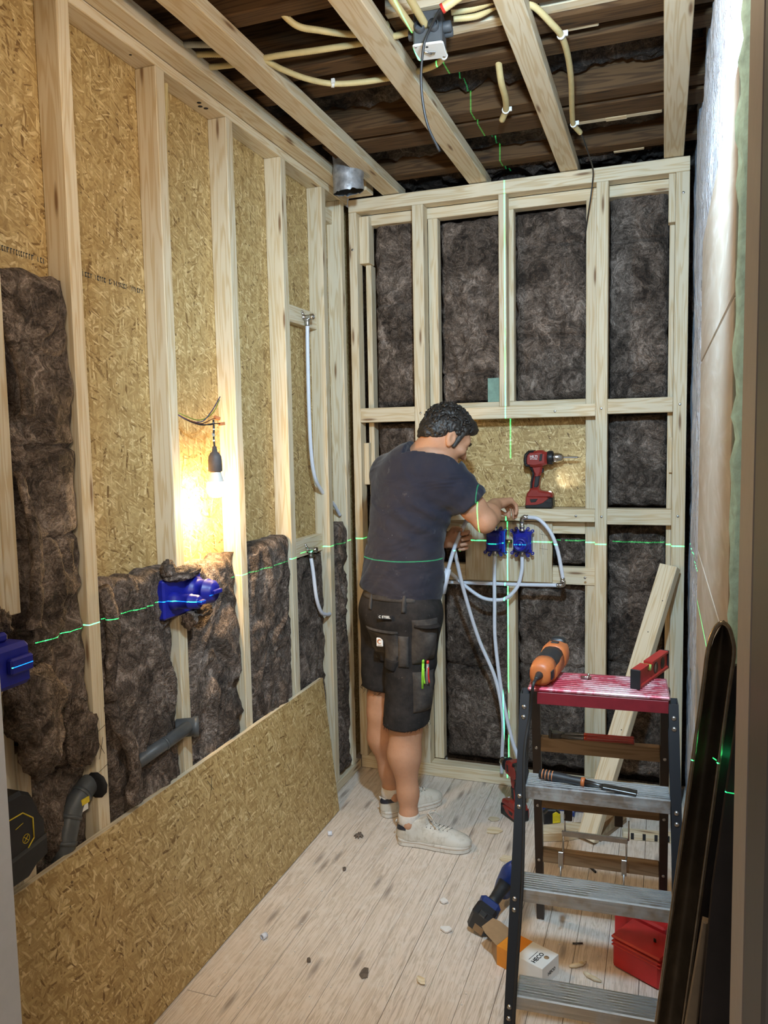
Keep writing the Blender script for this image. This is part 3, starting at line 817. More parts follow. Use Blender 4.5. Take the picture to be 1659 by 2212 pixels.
# ------------------------------------------------------------------ step ladder
LM = T(-.1535, 2.0262, 0) @ RZ(.0506); ZP = .956; SH = .239; KY = .2833
def ladder():
    t = thing('step_ladder', 'grey step ladder with a red top platform, standing in front of the back wall', 'ladder', M=LM)
    def hw(z): return (.3412+.0461*(ZP-z))/2
    def fy(z): return -KY*(ZP-z)
    def rail(sx, z0, z1, w, d0, d1, mat, name, ofs=0):
        m = MB(); v = []
        for z in (z0, z1):
            x0 = sx*(hw(z)+ofs); x1 = sx*(hw(z)+ofs+w); y = fy(z)
            v += [(x0, y+d0, z), (x1, y+d0, z), (x1, y+d1, z), (x0, y+d1, z)]
        f = [(0, 3, 2, 1), (4, 5, 6, 7)]+[(i, (i+1) % 4, 4+(i+1) % 4, 4+i) for i in range(4)]
        if sx < 0: f = [q[::-1] for q in f]
        m.add(v, f); return m
    for sx in (-1, 1):
        m = rail(sx, .014, .938, .024, -.004, -.001, 0, '')              # front flange
        web = rail(sx, .014, .938, .0025, -.001, .048, 0, '', .0215); m.add(web.v, web.f)
        bk = rail(sx, .014, .938, .024, .045, .048, 0, ''); m.add(bk.v, bk.f)
        r = m.build('front_rail', 'ladder_rail', t, M=LM)
        ft = rail(sx, 0.0, .022, .027, -.008, .052, 0, '', -.0015); ft.build('rubber_foot', 'black_rubber', r, M=LM)
        for z in (.905, .880, .690, .665, .452, .427, .212, .187):
            dm = disc((sx*(hw(z)+.012), fy(z)-.0045, z), (0, -1, -.15), .0062, .003); dm.build('rivet', 'steel', r, M=LM)
    for i in (1, 2, 3):
        z = ZP-i*SH; w = hw(z)-.001; y = fy(z); m = MB()
        pr = [(y, z-.036), (y-.003, z-.034), (y-.003, z-.002), (y+.002, z), (y+.078, z), (y+.082, z-.003), (y+.082, z-.032), (y+.078, z-.036), (y+.078, z-.004), (y+.004, z-.004), (y+.003, z-.036)]
        mm = Matrix(((0, 0, 1, 0), (1, 0, 0, 0), (0, 1, 0, 0), (0, 0, 0, 1)))
        m.prism(pr, -w, w, mm)
        s = m.build('step', 'aluminium', t, M=LM)
        g = MB()
        for k in range(7): g.box(-w+.002, w-.002, y+.012+k*.0098, y+.015+k*.0098, z-.0002, z+.0012)
        g.build('tread_rib', 'aluminium', s, M=LM)
    w = .1755
    m = MB(); m.box(-w, w, -.012, .150, ZP-.010, ZP, .003)
    p = m.build('platform', 'red_anodised', t, M=LM)
    MB().box(-w+.024, w-.004, -.0125, -.008, ZP-.042, ZP-.0102, .001).build('apron', 'red_dark', p, M=LM); MB().box(-w, w, .146, .1505, ZP-.036, ZP-.0102, .001).build('apron', 'red_dark', p, M=LM)
    for k in range(9):
        MB().box(-w+.004, w-.004, -.004+k*.0165, .003+k*.0165, ZP-.0004, ZP+.0016, .0006).build('platform_rib', 'red_anodised', p, M=LM)
    # rear frame
    def ry(z): return .132+.385*(ZP-z)
    def rx(z): return .172+.022*(ZP-z)
    for sx in (-1, 1):
        m = MB(); v = []
        for z in (.004, .925):
            x = sx*rx(z); y = ry(z); v += [(x-.012, y, z), (x+.012, y, z), (x+.012, y+.03, z), (x-.012, y+.03, z)]
        m.add(v, [(0, 3, 2, 1), (4, 5, 6, 7)]+[(i, (i+1) % 4, 4+(i+1) % 4, 4+i) for i in range(4)])
        r = m.build('rear_leg', 'ladder_rail_brown', t, M=LM)
        for z in (.70, .485, .265):
            disc((sx*rx(z), ry(z)-.0005, z), (0, -1, 0), .005, .002).build('rivet', 'steel', r, M=LM)
    for z in (.715, .505, .285):
        m = MB(); x = rx(z)-.012; y = ry(z); m.box(-x, x, y+.002, y+.028, z-.024, z+.018, .002)
        m.build('rear_rail', 'pine_step', t, M=LM)
    # folding stay between the rear rails
    m = MB(); y = ry(.39)-.012
    m.box(-.112, .082, y-.006, y+.004, .386, .402, .002)
    for x in (-.108, .078):
        m.tube([(x, y, .395), (x, y+.004, .34), (x, y-.002, .315)], .0028, 6); m.tube([(x+.006, y, .395), (x+.006, y-.03, .47)], .0022, 6)
        m.box(x-.014, x+.001, y-.008, y-.004, .285, .335, .001); m.tube([(x-.007, y-.008, .29), (x-.007, y-.008, .25), (x-.016, y-.012, .232)], .0026, 6)
    m.build('folding_stay', 'steel', t, M=LM)
    for x in (-.092, .055):
        MB().box(x-.012, x+.012, ry(.47)-.006, ry(.47)+.012, .445, .485, .002).build('hinge_block', 'ladder_rail_brown', t, M=LM)
ladder()
def LW(x, y, z): return LM @ Vector((x, y, z))

def orange_tool():
    o = LW(-.146, -.008, ZP+.0335); fwd_ = Vector((.10, .98, .015)); M = frame(o, fwd_, z=(0, 0, 1))
    t = thing('oscillating_tool', 'orange and grey corded power tool lying on the red ladder platform', 'power tool', M=T(*LW(-.14, .06, ZP+.002)))
    def sect(x, w, h, zc): return x, w, h, zc
    def loft(secs, mat, name, n=18, p=None, power=2.6):
        m = MB(); v = []; f = []
        for (x, w, h, zc) in secs:
            for j in range(n):
                a = 2*math.pi*j/n; c, s = math.cos(a), math.sin(a)
                v.append((x, w*math.copysign(abs(c)**(2/power), c), zc+h*math.copysign(abs(s)**(2/power), s)))
        for i in range(len(secs)-1):
            for j in range(n): f.append((i*n+j, i*n+(j+1) % n, (i+1)*n+(j+1) % n, (i+1)*n+j))
        f.append(tuple(range(n))[::-1]); f.append(tuple((len(secs)-1)*n+j for j in range(n)))
        m.add(v, [q[::-1] for q in f], True); return m.build(name, mat, p or t, M=M)
    b = loft([(0, .018, .020, 0), (.006, .027, .030, 0), (.035, .031, .034, .001), (.062, .031, .034, .002)], 'orange_plastic', 'rear_housing')
    loft([(.058, .0305, .0335, .002), (.075, .030, .034, .003), (.125, .030, .035, .003), (.15, .032, .036, .003)], 'black_plastic_dusty', 'grip')
    loft([(.05, .0325, .030, -.006), (.10, .0325, .030, -.006), (.155, .034, .036, 0)], 'orange_plastic', 'side_shell')
    loft([(.146, .034, .037, .003), (.165, .036, .038, .004), (.20, .035, .038, .004), (.222, .030, .034, .004), (.230, .022, .026, .004)], 'orange_plastic', 'gear_housing')
    loft([(.196, .022, .012, .034), (.205, .024, .018, .033), (.225, .022, .018, .031), (.236, .014, .010, .028)], 'black_plastic', 'lever')
    MB().box(.168, .184, -.011, .011, .0400, .0445, .002).build('switch', 'black_plastic', t, M=M)
    for s in (-1, 1):
        for k in range(3): MB().box(.010+k*.009, .0145+k*.009, s*.0295-.002, s*.0295+.002, -.012, .010, .0005).build('vent', 'black_plastic', b, M=M)
    m = MB(); m.lathe([(.0, -.034), (.0045, -.034), (.0055, -.03), (.0105, .0), (.0105, .004)], 12, M @ RY(math.pi/2)); 
    m.build('cable_boot', 'black_rubber', t)
    c0 = M @ Vector((-.03, 0, 0)); pts = [c0, c0+Vector((-.004, -.03, -.012)), LW(-.166, -.040, ZP-.06)]
    for z in (.80, .66, .5, .36, .22, .1): pts.append(LW(-.173-.02*(.9-z)*0-.004*math.sin(z*9)-.012*(.95-z), -KY*(ZP-z)-.022, z))
    pts += [LW(-.205, -.30, .012), LW(-.15, -.36, .0065), LW(-.02, -.38, .0065)]
    m = MB(); m.tube(bez(pts, 8), .0042, 8); m.build('power_cord', 'black_rubber', t)
orange_tool()

def spirit_level():
    a = LW(.092, .030, ZP+.002); b = LW(.158, .205, ZP+.002); L = .235; d = (b-a).normalized(); M = frame(a, d, z=(0, 0, 1))
    t = thing('spirit_level', 'short red spirit level standing on edge at the right end of the ladder platform', 'spirit level', M=T(*a))
    poly = [(-.012, 0), (.012, 0), (.012, .006), (.0085, .009), (.0085, .041), (.012, .044), (.012, .050), (-.012, .050), (-.012, .044), (-.0085, .041), (-.0085, .009), (-.012, .006)]
    MM = Matrix(((0, 0, 1, 0), (1, 0, 0, 0), (0, 1, 0, 0), (0, 0, 0, 1)))
    for (x0, x1) in ((.006, .072), (.098, L-.006)):
        MB().prism(poly, x0, x1, M @ MM).build('body', 'red_paint', t)
    MB().prism([(p[0], p[1]) for p in [(-.0115, 0), (.0115, 0), (.0115, .006), (.0085, .009), (.0085, .030), (-.0085, .030), (-.0085, .009), (-.0115, .006)]], .0722, .0978, M @ MM).build('body', 'red_paint', t)
    for x in (.0, L-.006): MB().box(x, x+.0058, -.0125, .0125, -.0005, .0505, .001, M).build('end_cap', 'black_plastic', t)
    MB().lathe([(0, -.012), (.0085, -.012), (.0085, .012), (0, .012)], 14, M @ T(.085, 0, .038) @ RX(math.pi/2)).build('vial', 'vial_green', t)
    for x in (.135, .190):
        m = MB(); m.lathe([(.016, -.009), (.016, .0092), (.012, .0092), (.012, -.009)], 20, M @ T(x, 0, .025) @ RX(math.pi/2)); m.build('vial_frame', 'black_plastic', t)
        MB().lathe([(0, -.004), (.011, -.004), (.011, .0088), (0, .0088)], 16, M @ T(x, 0, .025) @ RX(math.pi/2)).build('window', 'clear_plastic' if x < .15 else 'black_plastic', t)
spirit_level()
def clip():
    p = LW(-.030, .092, ZP+.0022); t = thing('wing_bolt', 'small chrome wing bolt lying in the middle of the ladder platform', 'bolt', M=T(*p))
    m = MB(); m.tube([p+Vector((-.016, 0, .004)), p+Vector((.012, .002, .004))], .0035, 8); m.build('shank', 'chrome', t)
    m = MB(); m.tube([p+Vector((.0, -.012, .003)), p+Vector((.006, 0, .012)), p+Vector((.004, .012, .004))], .003, 6); m.sphere(p+Vector((.004, 0, .012)), .004, 8, 6); m.build('wing', 'chrome', t)
clip()

def pincers():
    y = .132+.385*(ZP-.715)+.010; z = .735+.004; o = LW(-.118, y, z); M = frame(o, LW(.10, y+.006, z)-o, z=(0, 0, 1))
    t = thing('pincers', 'black pincers with long red handles lying on the rear rail of the ladder', 'pincers', M=T(*o))
    m = MB(); m.bprism([(-.022, -.012), (-.012, -.016), (.0, -.013), (.012, -.009), (.02, 0), (.012, .009), (0, .013), (-.012, .016), (-.022, .012), (-.019, 0)], -.004, .012, .002, M)
    m.box(-.024, -.016, -.016, .016, -.004, .022, .002, M); m.build('jaw', 'steel_dark', t)
    for s in (-1, 1):
        m = MB(); m.tube([M @ Vector(p) for p in bez([(.008, s*.004, .004), (.04, s*.012, .004), (.08, s*.014, .004)], 5)], [.006]*11, 8); a = m.build('arm', 'steel_dark', t)
        m = MB(); pts = bez([(.075, s*.014, .004), (.13, s*.012, .004), (.19, s*.009, .004), (.213, s*.011, .004)], 5); m.tube([M @ Vector(p) for p in pts], [.0062+.0016*(i/15) for i in range(len(pts))], 8); m.build('grip', 'red_tool', t)
pincers()
def chisel():
    z = ZP-SH+.013; a = LW(-.145, fyL(z)+.045, z); b = LW(.098, fyL(z)+.006, z-.008); M = frame(a, b-a, z=(0, 0, 1))
    t = thing('wood_chisel', 'wood chisel with a black and orange banded handle lying on the top step', 'chisel', M=T(*a))
    m = MB(); m.lathe([(0, 0), (.009, 0), (.0125, .004), (.013, .03), (.0125, .06), (.0105, .085), (.0115, .108), (.0095, .118), (0, .118)], 16, M @ RY(math.pi/2)); h = m.build('handle', 'black_plastic_dusty', t)
    for x in (.008, .0165, .025, .0335): 
        m = MB(); m.lathe([(.0124, x), (.0134, x+.0006), (.0134, x+.0022), (.0124, x+.0028)], 16, M @ RY(math.pi/2)); m.build('band', 'orange_clip', h)
    m = MB(); m.lathe([(.0105, .108), (.0125, .109), (.0125, .117), (.0095, .118)], 16, M @ RY(math.pi/2)); m.build('ferrule', 'orange_plastic', t)
    m = MB(); m.tube([M @ Vector((.117, 0, 0)), M @ Vector((.15, 0, 0)), M @ Vector((.162, 0, 0))], [.009, .0055, .006], 10)
    m.build('shank', 'steel_dark', t)
    m = MB(); m.bprism([(.155, -.006), (.165, -.0125), (.245, -.0125), (.245, .0125), (.165, .0125), (.155, .006)], -.004, .003, .0012, M); m.build('blade', 'steel_dark', t)
def fyL(z): return -KY*(ZP-z)
chisel()

# ------------------------------------------------------------------ cordless drill (side profile in x,z)
def drill(name, label, M, sc=1.0, with_bit=True, text=True):
    t = thing(name, label, 'drill', M=M)
    Q = M @ Matrix.Scale(sc, 4) @ Matrix(((1, 0, 0, 0), (0, 0, -1, 0), (0, 1, 0, 0), (0, 0, 0, 1)))   # (x,y)->(x,z), extrude along -y
    def part(nm, poly, w, mat, b=.004, p=None): return MB().bprism(poly, -w/2, w/2, b, Q).build(nm, mat, p or t)
    body = part('motor_housing', [(-.046, .176), (-.050, .196), (-.046, .226), (-.030, .240), (-.006, .2395), (.0, .2425), (.022, .2425), (.030, .236), (.041, .235), (.041, .184), (.022, .178), (-.012, .172)], .060, 'red_tool', .010)
    part('rear_cap', [(-.052, .180), (-.056, .2), (-.052, .226), (-.036, .242), (-.012, .243), (-.014, .232), (-.030, .230), (-.040, .214), (-.040, .190), (-.026, .183), (-.030, .174), (-.046, .174)], .062, 'black_plastic', .006)
    part('handle', [(-.030, .178), (.022, .180), (.018, .152), (.012, .138), (.008, .100), (.004, .078), (-.024, .078), (-.022, .108), (-.014, .142)], .036, 'red_tool', .008)
    part('grip', [(-.036, .176), (-.016, .172), (-.012, .140), (-.020, .106), (-.022, .080), (-.030, .080), (-.029, .110), (-.021, .146)], .038, 'black_plastic', .006)
    part('grip_panel', [(-.010, .136), (.012, .136), (.006, .096), (-.002, .086), (-.016, .086)], .040, 'black_plastic_dusty', .004)
    part('trigger', [(.018, .168), (.026, .166), (.025, .150), (.014, .146), (.014, .16)], .018, 'black_plastic', .003)
    part('selector', [(.004, .186), (.013, .187), (.013, .178), (.004, .177)], .044, 'black_plastic', .002)
    part('clip_slot', [(.013, .226), (.024, .228), (.021, .199), (.010, .197)], .0625, 'black_plastic', .001)
    foot = part('foot', [(-.028, .084), (.006, .084), (.012, .074), (.054, .068), (.064, .060), (.064, .044), (-.044, .044), (-.043, .062), (-.034, .072)], .064, 'red_tool', .007)
    bat = part('battery', [(-.046, .046), (.066, .046), (.067, .010), (.060, .0), (-.046, .0), (-.049, .006)], .068, 'black_plastic', .005)
    part('battery_shell', [(-.045, .050), (.040, .048), (.050, .042), (.026, .022), (.0, .014), (-.0465, .012)], .0715, 'red_tool', .003)
    part('release_button', [(-.030, .040), (.008, .042), (-.004, .026), (-.024, .024)], .0735, 'black_plastic', .002)
    for k in range(3): part('battery_rib', [(.038+k*.006, .030-k*.009), (.060, .026-k*.009), (.060, .022-k*.009), (.036+k*.006, .026-k*.009)], .0715, 'black_plastic_dusty', .001, bat)
    A = M @ Matrix.Scale(sc, 4)
    for k in range(5): MB().box(-.050, -.044, -.0318, .0318, .190+k*.008, .193+k*.008, 0, A).build('vent', 'black_rubber', body)
    C = A @ T(.041, 0, .211) @ RY(math.pi/2)
    m = MB(); m.lathe([(.0, 0), (.0265, 0), (.0275, .003), (.0275, .020), (.025, .024), (0, .024)], 20, C); col = m.build('torque_collar', 'black_plastic', t)
    for k in range(20):
        a = k*math.pi/10; MB().box(.0268, .0285, -.0012, .0012, .004, .020, 0, C @ RZ(a)).build('knurl', 'black_rubber', col)
    m = MB(); m.lathe([(0, .024), (.0195, .024), (.0205, .027), (.0205, .044), (.0185, .048), (.0165, .058), (.009, .066), (0, .066)], 20, C); m.build('chuck', 'chrome', t)
    if with_bit:
        m = MB(); m.tube([C @ Vector((0, 0, .06)), C @ Vector((0, 0, .122))], .0055*sc, 6, smooth=False); m.tube([C @ Vector((0, 0, .122)), C @ Vector((0, 0, .136))], [.0025*sc, .001*sc], 6); m.build('bit', 'chrome', t)
    m = MB(); m.sphere((.050, 0, .0665), (.006, .008, .004), 10, 6, A); m.build('work_light', 'led_glow' if with_bit else 'white_card', t)
    if text:
        for s, z, b in ((.013, .2165, 'HILTI'), (.0075, .207, 'SF 6-A22')):
            lettering(b, s*sc, 'white_card', t, A @ T(-.012, -.0306, z) @ RX(math.pi/2))
    return t
drill('cordless_drill', 'red and black cordless drill with a bit, standing in the OSB niche', T(-.533, 3.553, 1.2935), 1.07)
# its lamp is switched on
def lamp_in_drill():
    d = bpy.data.lights.new('drill_lamp', 'SPOT'); d.energy = .45; d.color = (.92, .96, 1); d.spot_size = 1.3; d.spot_blend = .8; d.shadow_soft_size = .004
    o = bpy.data.objects.new('drill_lamp', d); COL.objects.link(o); o.location = (-.458, 3.545, 1.368)
    o.rotation_euler = (Vector((-.40, 3.62, 1.44))-o.location).to_track_quat('-Z', 'Y').to_euler()
lamp_in_drill()
drill('cordless_drill', 'red and black cordless drill standing on the floor behind the ladder', T(-.575, 3.20, .0) @ RZ(2.35), 1.02, with_bit=False)

# ------------------------------------------------------------------ blue cordless tool lying on the floor
def blue_driver():
    t = thing('cordless_driver', 'dark blue cordless tool lying on the floor left of the ladder, battery towards the camera', 'power tool', (-.51, 2.42, 0))
    P = frame((-.533, 2.392, .062), (.23, .75, .20), z=(.35, -.30, .88))     # x along the handle, away from the battery
    b = MB(); b.box(-.046, .012, -.036, .036, -.048, .044, .010, P); bat = b.build('battery', 'black_plastic', t)
    MB().box(-.050, -.020, -.032, .032, .036, .049, .003, P).build('latch_ridge', 'black_plastic', bat)
    MB().box(-.0495, -.030, -.013, .013, .044, .0515, .002, P).build('release_button', 'steel_dark', bat)
    MB().box(-.0466, -.0460, -.024, .010, -.038, -.004, .0001, P).build('type_label', 'brown_card', bat)
    m = MB(); m.box(.008, .034, -.037, .037, -.046, .050, .012, P); m.build('foot', 'blue_tool', t)
    m = MB(); m.tube([P @ Vector(p) for p in ((.03, 0, 0), (.07, 0, 0), (.11, 0, .004), (.15, 0, .006))], [.024, .019, .021, .026], 12); m.build('handle', 'black_rubber', t)
    Q = P @ T(.165, 0, .01) @ RX(0)
    m = MB(); m.lathe([(0, -.085), (.022, -.085), (.031, -.075), (.034, -.04), (.034, .03), (.028, .05), (.016, .08), (0, .08)], 18, Q); m.build('motor_housing', 'blue_tool', t)
    m = MB(); m.lathe([(.0, .075), (.014, .078), (.013, .105), (.006, .11), (0, .11)], 14, Q); m.build('chuck', 'steel_dark', t)
blue_driver()

# ------------------------------------------------------------------ boxes
def carton():
    M = T(-.352, 2.245, 0) @ RZ(-.42); t = thing('carton', 'open orange and white cardboard screw carton on the floor behind the ladder', 'box', M=M)
    w, d, h = .058, .085, .062
    def pl(nm, x0, x1, y0, y1, z0, z1, mat): return MB().box(x0, x1, y0, y1, z0, z1, .0004).build(nm, mat, t, M=M)
    pl('top_panel', -w-.045, w-.045-.045, -.045, .045, h-.001, h, 'orange_card'); pl('top_panel', w-.090, w, -.045, .045, h-.001, h, 'white_card')
    for y in (-.045, .044):
        pl('side_panel', -w-.045, w-.09, y, y+.001, 0, h-.001, 'orange_card'); pl('side_panel', w-.09, w, y, y+.001, 0, h-.001, 'white_card')
    pl('end_panel', w, w+.001, -.045, .045, 0, h, 'white_card'); pl('base_panel', -w-.045, w, -.044, .044, .0002, .0012, 'brown_card')
    def flap(pts): return MB().add(pts, [(0, 1, 2, 3)]+[(3, 2, 1, 0)])
    x = -w-.045
    for nm, A, (a, b) in (('flap', (.0, 0, 1), (-.045, .045)),):
        m = MB(); MM = M @ T(x, 0, h) @ RY(.35) ; m.bprism([(0, -.045), (0, .045), (-.05, .040), (-.072, .030), (-.072, -.030), (-.05, -.040)], -.0005, .0005, .0002, MM); m.build('flap', 'brown_card', t)
    m = MB(); MM = M @ T(x, .044, 0) @ RZ(.5) @ RX(math.pi/2); m.bprism([(0, 0), (0, h), (-.04, h-.008), (-.045, .01)], -.0005, .0005, .0002, MM); m.build('flap', 'brown_card', t)
    m = MB(); MM = M @ T(x, -.044, 0) @ RZ(-.6) @ RX(math.pi/2); m.bprism([(0, 0), (0, h), (-.04, h-.008), (-.045, .01)], -.0005, .0005, .0002, MM); m.build('flap', 'brown_card', t)
    lettering('HECO', .020, 'ink', t, M @ T(.022, -.010, h+.0003) @ RZ(math.pi/2))
    MB().lathe([(0, .0006), (.008, .0006), (.008, 0), (0, 0)], 14, M @ T(.040, .008, h)).build('emblem', 'brown_card', t, )
    MB().box(.005, .0065, -.034, .014, h, h+.0005).build('printed_rule', 'ink', t, M=M)
    lettering('HECO', .015, 'print_grey', t, M @ T(w+.0013, .005, .030) @ RZ(math.pi/2) @ RX(math.pi/2))
carton()
def red_case():
    M = T(-.035, 2.36, 0) @ RZ(-.50); t = thing('red_case', 'open red plastic tool case on the floor behind the ladder', 'case', M=M)
    m = MB(); pf = [(-.072, .006), (-.066, 0), (.066, 0), (.072, .006), (.072, .120), (-.072, .120)]
    m.box(-.078, .078, -.058, .058, 0, .092, .008); b = m.build('body', 'red_box', t, M=M)
    for z in (.070, .081): MB().box(-.0795, .0795, -.0595, .0595, z, z+.004, .001).build('rib', 'red_box', b, M=M)
    MB().box(-.081, .081, -.061, .061, .0925, .102, .004).build('lid', 'red_box', t, M=M)
    MB().box(.025, .033, .0, .004, .1022, .113, .001).build('latch', 'ink', t, M=M)
    MB().box(-.155, .02, .075, .135, .0, .105, .006).build('tray', 'red_box', t, M=M)
    lettering('ATTEX', .022, 'brown_card', t, M @ T(.0805, -.002, .078) @ RZ(math.pi/2) @ RX(math.pi/2))
red_case()

# ------------------------------------------------------------------ things at the foot of the back wall
def tape():
    t = thing('tape_measure', 'yellow and black tape measure on the floor behind the ladder', 'tape measure', (-.425, 3.20, 0), .3)
    M = WM[t.name]; m = MB(); m.bprism([(-.034, 0), (.032, 0), (.036, .008), (.034, .05), (.016, .064), (-.018, .064), (-.036, .046)], -.016, .016, .005, M @ RX(math.pi/2)); m.build('case', 'black_plastic', t)
    m = MB(); m.bprism([(-.0, .004), (.034, .008), (.033, .046), (.016, .058), (.0, .050)], -.0175, .0175, .003, M @ RX(math.pi/2)); m.build('cover', 'yellow_plastic', t)
    MB().box(.006, .028, -.0182, -.0176, .018, .040, 0, M).build('label', 'yellow_print', t)
tape()
def blue_clamp():
    t = thing('blue_clamp', 'flat dark blue plastic clamp on the floor by the leaning timber', 'clamp', (-.40, 3.33, 0), .1); M = WM[t.name]
    MB().bprism([(-.10, -.015), (.09, -.012), (.10, .005), (.06, .018), (-.09, .018)], 0, .022, .004, M).build('bar', 'blue_tool', t)
    MB().bprism([(.03, -.06), (.055, -.06), (.06, .02), (.03, .02)], .002, .026, .004, M).build('jaw', 'blue_tool', t)
    MB().bprism([(-.10, -.04), (-.075, -.04), (-.075, .02), (-.10, .02)], .002, .026, .004, M).build('jaw', 'blue_tool', t)
blue_clamp()
def offcuts():
    M = T(-.375, 3.10, .0) @ RZ(.45); m = MB(); m.bprism([(-.10, -.035), (.02, -.045), (.115, -.02), (.125, .03), (.02, .036), (-.09, .03)], 0, .038, .003, M)
    tag(m.build('timber_offcut', 'pine'), 'pale curved timber offcut on the floor beside the tape measure', 'timber')
    M = T(-.03, 3.18, 0) @ RZ(.12); m = MB(); m.box(-.11, .10, -.02, .02, 0, .030, .002, M); o = m.build('timber_offcut', 'pine'); tag(o, 'notched timber offcut on the floor by the right wall', 'timber')
    for k in range(4): MB().box(-.08+k*.045, -.068+k*.045, -.0206, -.0198, .004, .0302, 0, M).build('notch', 'ink', o)
    M = T(-.20, 3.20, 0) @ RZ(1.15); m = MB(); m.box(-.10, .12, -.025, .025, 0, .022, .002, M); tag(m.build('timber_offcut', 'pine_step'), 'darker timber offcut lying behind the foot of the leaning timber', 'timber')
    t = thing('cable_coil', 'small coil of black cable on the floor under the ladder', 'cable', (-.31, 2.93, 0))
    pts = [(-.31+.04*math.cos(a)*(1+.1*math.sin(3*a)), 2.93+.032*math.sin(a), .006+.004*(a/6)) for a in [i*.45 for i in range(34)]]; pts += [(-.25, 2.90, .005), (-.22, 2.86, .005)]
    MB().tube(pts, .0045, 7).build('cable', 'black_rubber', t)
    MB().box(-.345, -.315, 2.895, 2.925, 0.0, .026, .004).build('plug', 'black_plastic', t)
offcuts()
def debris():
    G = 'wood chips on the floor'; r = random.Random(5)
    def chip(x, y, w, l, a, mat, label, cat, group=None, th=.002, curl=.0):
        pts = []; n = 7
        for i in range(n):
            an = 2*math.pi*i/n+r.uniform(-.25, .25); rr = r.uniform(.75, 1.1); pts.append((w/2*rr*math.cos(an), l/2*rr*math.sin(an)))
        m = MB(); n = len(pts); top = [(p[0], p[1], th+curl*abs(p[0])/w*2) for p in pts]; bot = [(p[0]*.95, p[1]*.95, curl*abs(p[0])/w*2) for p in pts]
        m.add(bot+top, [tuple(range(n))[::-1], tuple(range(n, 2*n))]+[(i, (i+1) % n, n+(i+1) % n, n+i) for i in range(n)], False, T(x, y, .0012) @ RZ(a))
        return tag(m.build('wood_chip' if cat == 'wood chip' else 'debris_flake', mat), label, cat, group)
    chip(-.640, 3.055, .075, .06, .2, 'pine', 'squarish pale wood chip on the floor right of the front shoe', 'wood chip', G, .004)
    chip(-.548, 2.855, .075, .055, .5, 'pine', 'pale wood chip on the floor beside the ladder rail', 'wood chip', G, .004)
    chip(-.60, 3.27, .05, .05, .4, 'pine', 'pale wood chip on the floor near the red floor drill', 'wood chip', G)
    chip(-.66, 3.16, .06, .05, 1.0, 'pine', 'flat whitish chip on the floor in the shade behind the shoe', 'wood chip', G)
    chip(-.662, 2.10, .028, .045, .5, 'pine', 'curled wood shaving alone on the front floorboards', 'wood chip', G, .002, .008)
    chip(-.655, 2.36, .04, .028, .1, 'dust_white', 'small white crumbs on the floorboards left of the blue tool battery', 'debris', None, .006, .004)
    chip(-.705, 2.51, .03, .03, .8, 'dust_white', 'white plaster crumb on the floorboards in front of the shoe', 'debris', None, .006, .004)
    chip(-1.115, 2.60, .016, .026, .3, 'lint', 'brown flake on the floor near the panel', 'debris', None, .006)
    chip(-.835, 2.08, .030, .055, .2, 'lint', 'dark knot-like flake on the front floorboards', 'debris', None, .002)
    chip(-1.02, 2.08, .014, .018, .9, 'lint', 'small brown crumb beside the lower white pipe ring', 'debris', None, .008)
    for (x, y, a, lb_) in ((-.225, 2.31, .4, 'broken wood shaving on the floor between carton and red case'), (-.185, 2.265, -.7, 'longer curled wood shaving right of the carton')):
        m = MB(); m.tube(bez([(x-.03*math.cos(a), y-.03*math.sin(a), .006), (x, y, .010), (x+.03*math.cos(a+.5), y+.03*math.sin(a+.5), .006)], 5), [.004, .006, .007, .008, .007, .006, .007, .008, .006, .005, .003], 5)
        tag(m.build('wood_shaving', 'pine'), lb_, 'wood chip')
    MB_ = MB(); MB_.tube([(-.255, 2.415, .0045), (-.225, 2.425, .0045)], .003, 6); tag(MB_.build('screw', 'steel_dark'), 'dark screw on the floor behind the carton', 'screw')
    for (x, y, a, l) in ((-1.272, 2.822, .5, 'short white pipe ring on the floor near the far end of the panel'), (-1.207, 2.138, 1.2, 'short white pipe ring on the floor in the foreground')):
        m = MB(); m.lathe([(.0075, -.009), (.0095, -.009), (.0095, .009), (.0075, .009), (.0075, -.009)], 16, T(x, y, .0100) @ RZ(a) @ RY(math.pi/2)); tag(m.build('pipe_offcut', 'pipe_white'), l, 'pipe offcut', 'pipe offcuts on the floor')
    m = MB()
    for k in range(7):
        a = k*.9+r.random(); L = r.uniform(.012, .028); m.tube(bez([(-1.152, 2.85, .006), (-1.152+L*.5*math.cos(a), 2.85+L*.5*math.sin(a), .010), (-1.152+L*math.cos(a), 2.85+L*math.sin(a), .003)], 3), [.005, .006, .006, .005, .004, .003, .0015], 5)
    tag(m.build('insulation_tuft', 'lint'), 'dark tuft of insulation on the floor by the heel', 'insulation')
    m = MB(); rr = random.Random(9)
    for k in range(150):
        x = rr.uniform(-1.25, .0); y = rr.uniform(1.75, 3.45); s = rr.uniform(.0012, .004)
        m.sphere((x, y, .0010+s*.4), (s, s*rr.uniform(.5, 1), s*.6), 5, 3)
    o = m.build('dust_crumbs', 'dust_white'); tag(o, 'scattered pale dust and crumbs on the floorboards', 'debris'); o['kind'] = 'stuff'
debris()

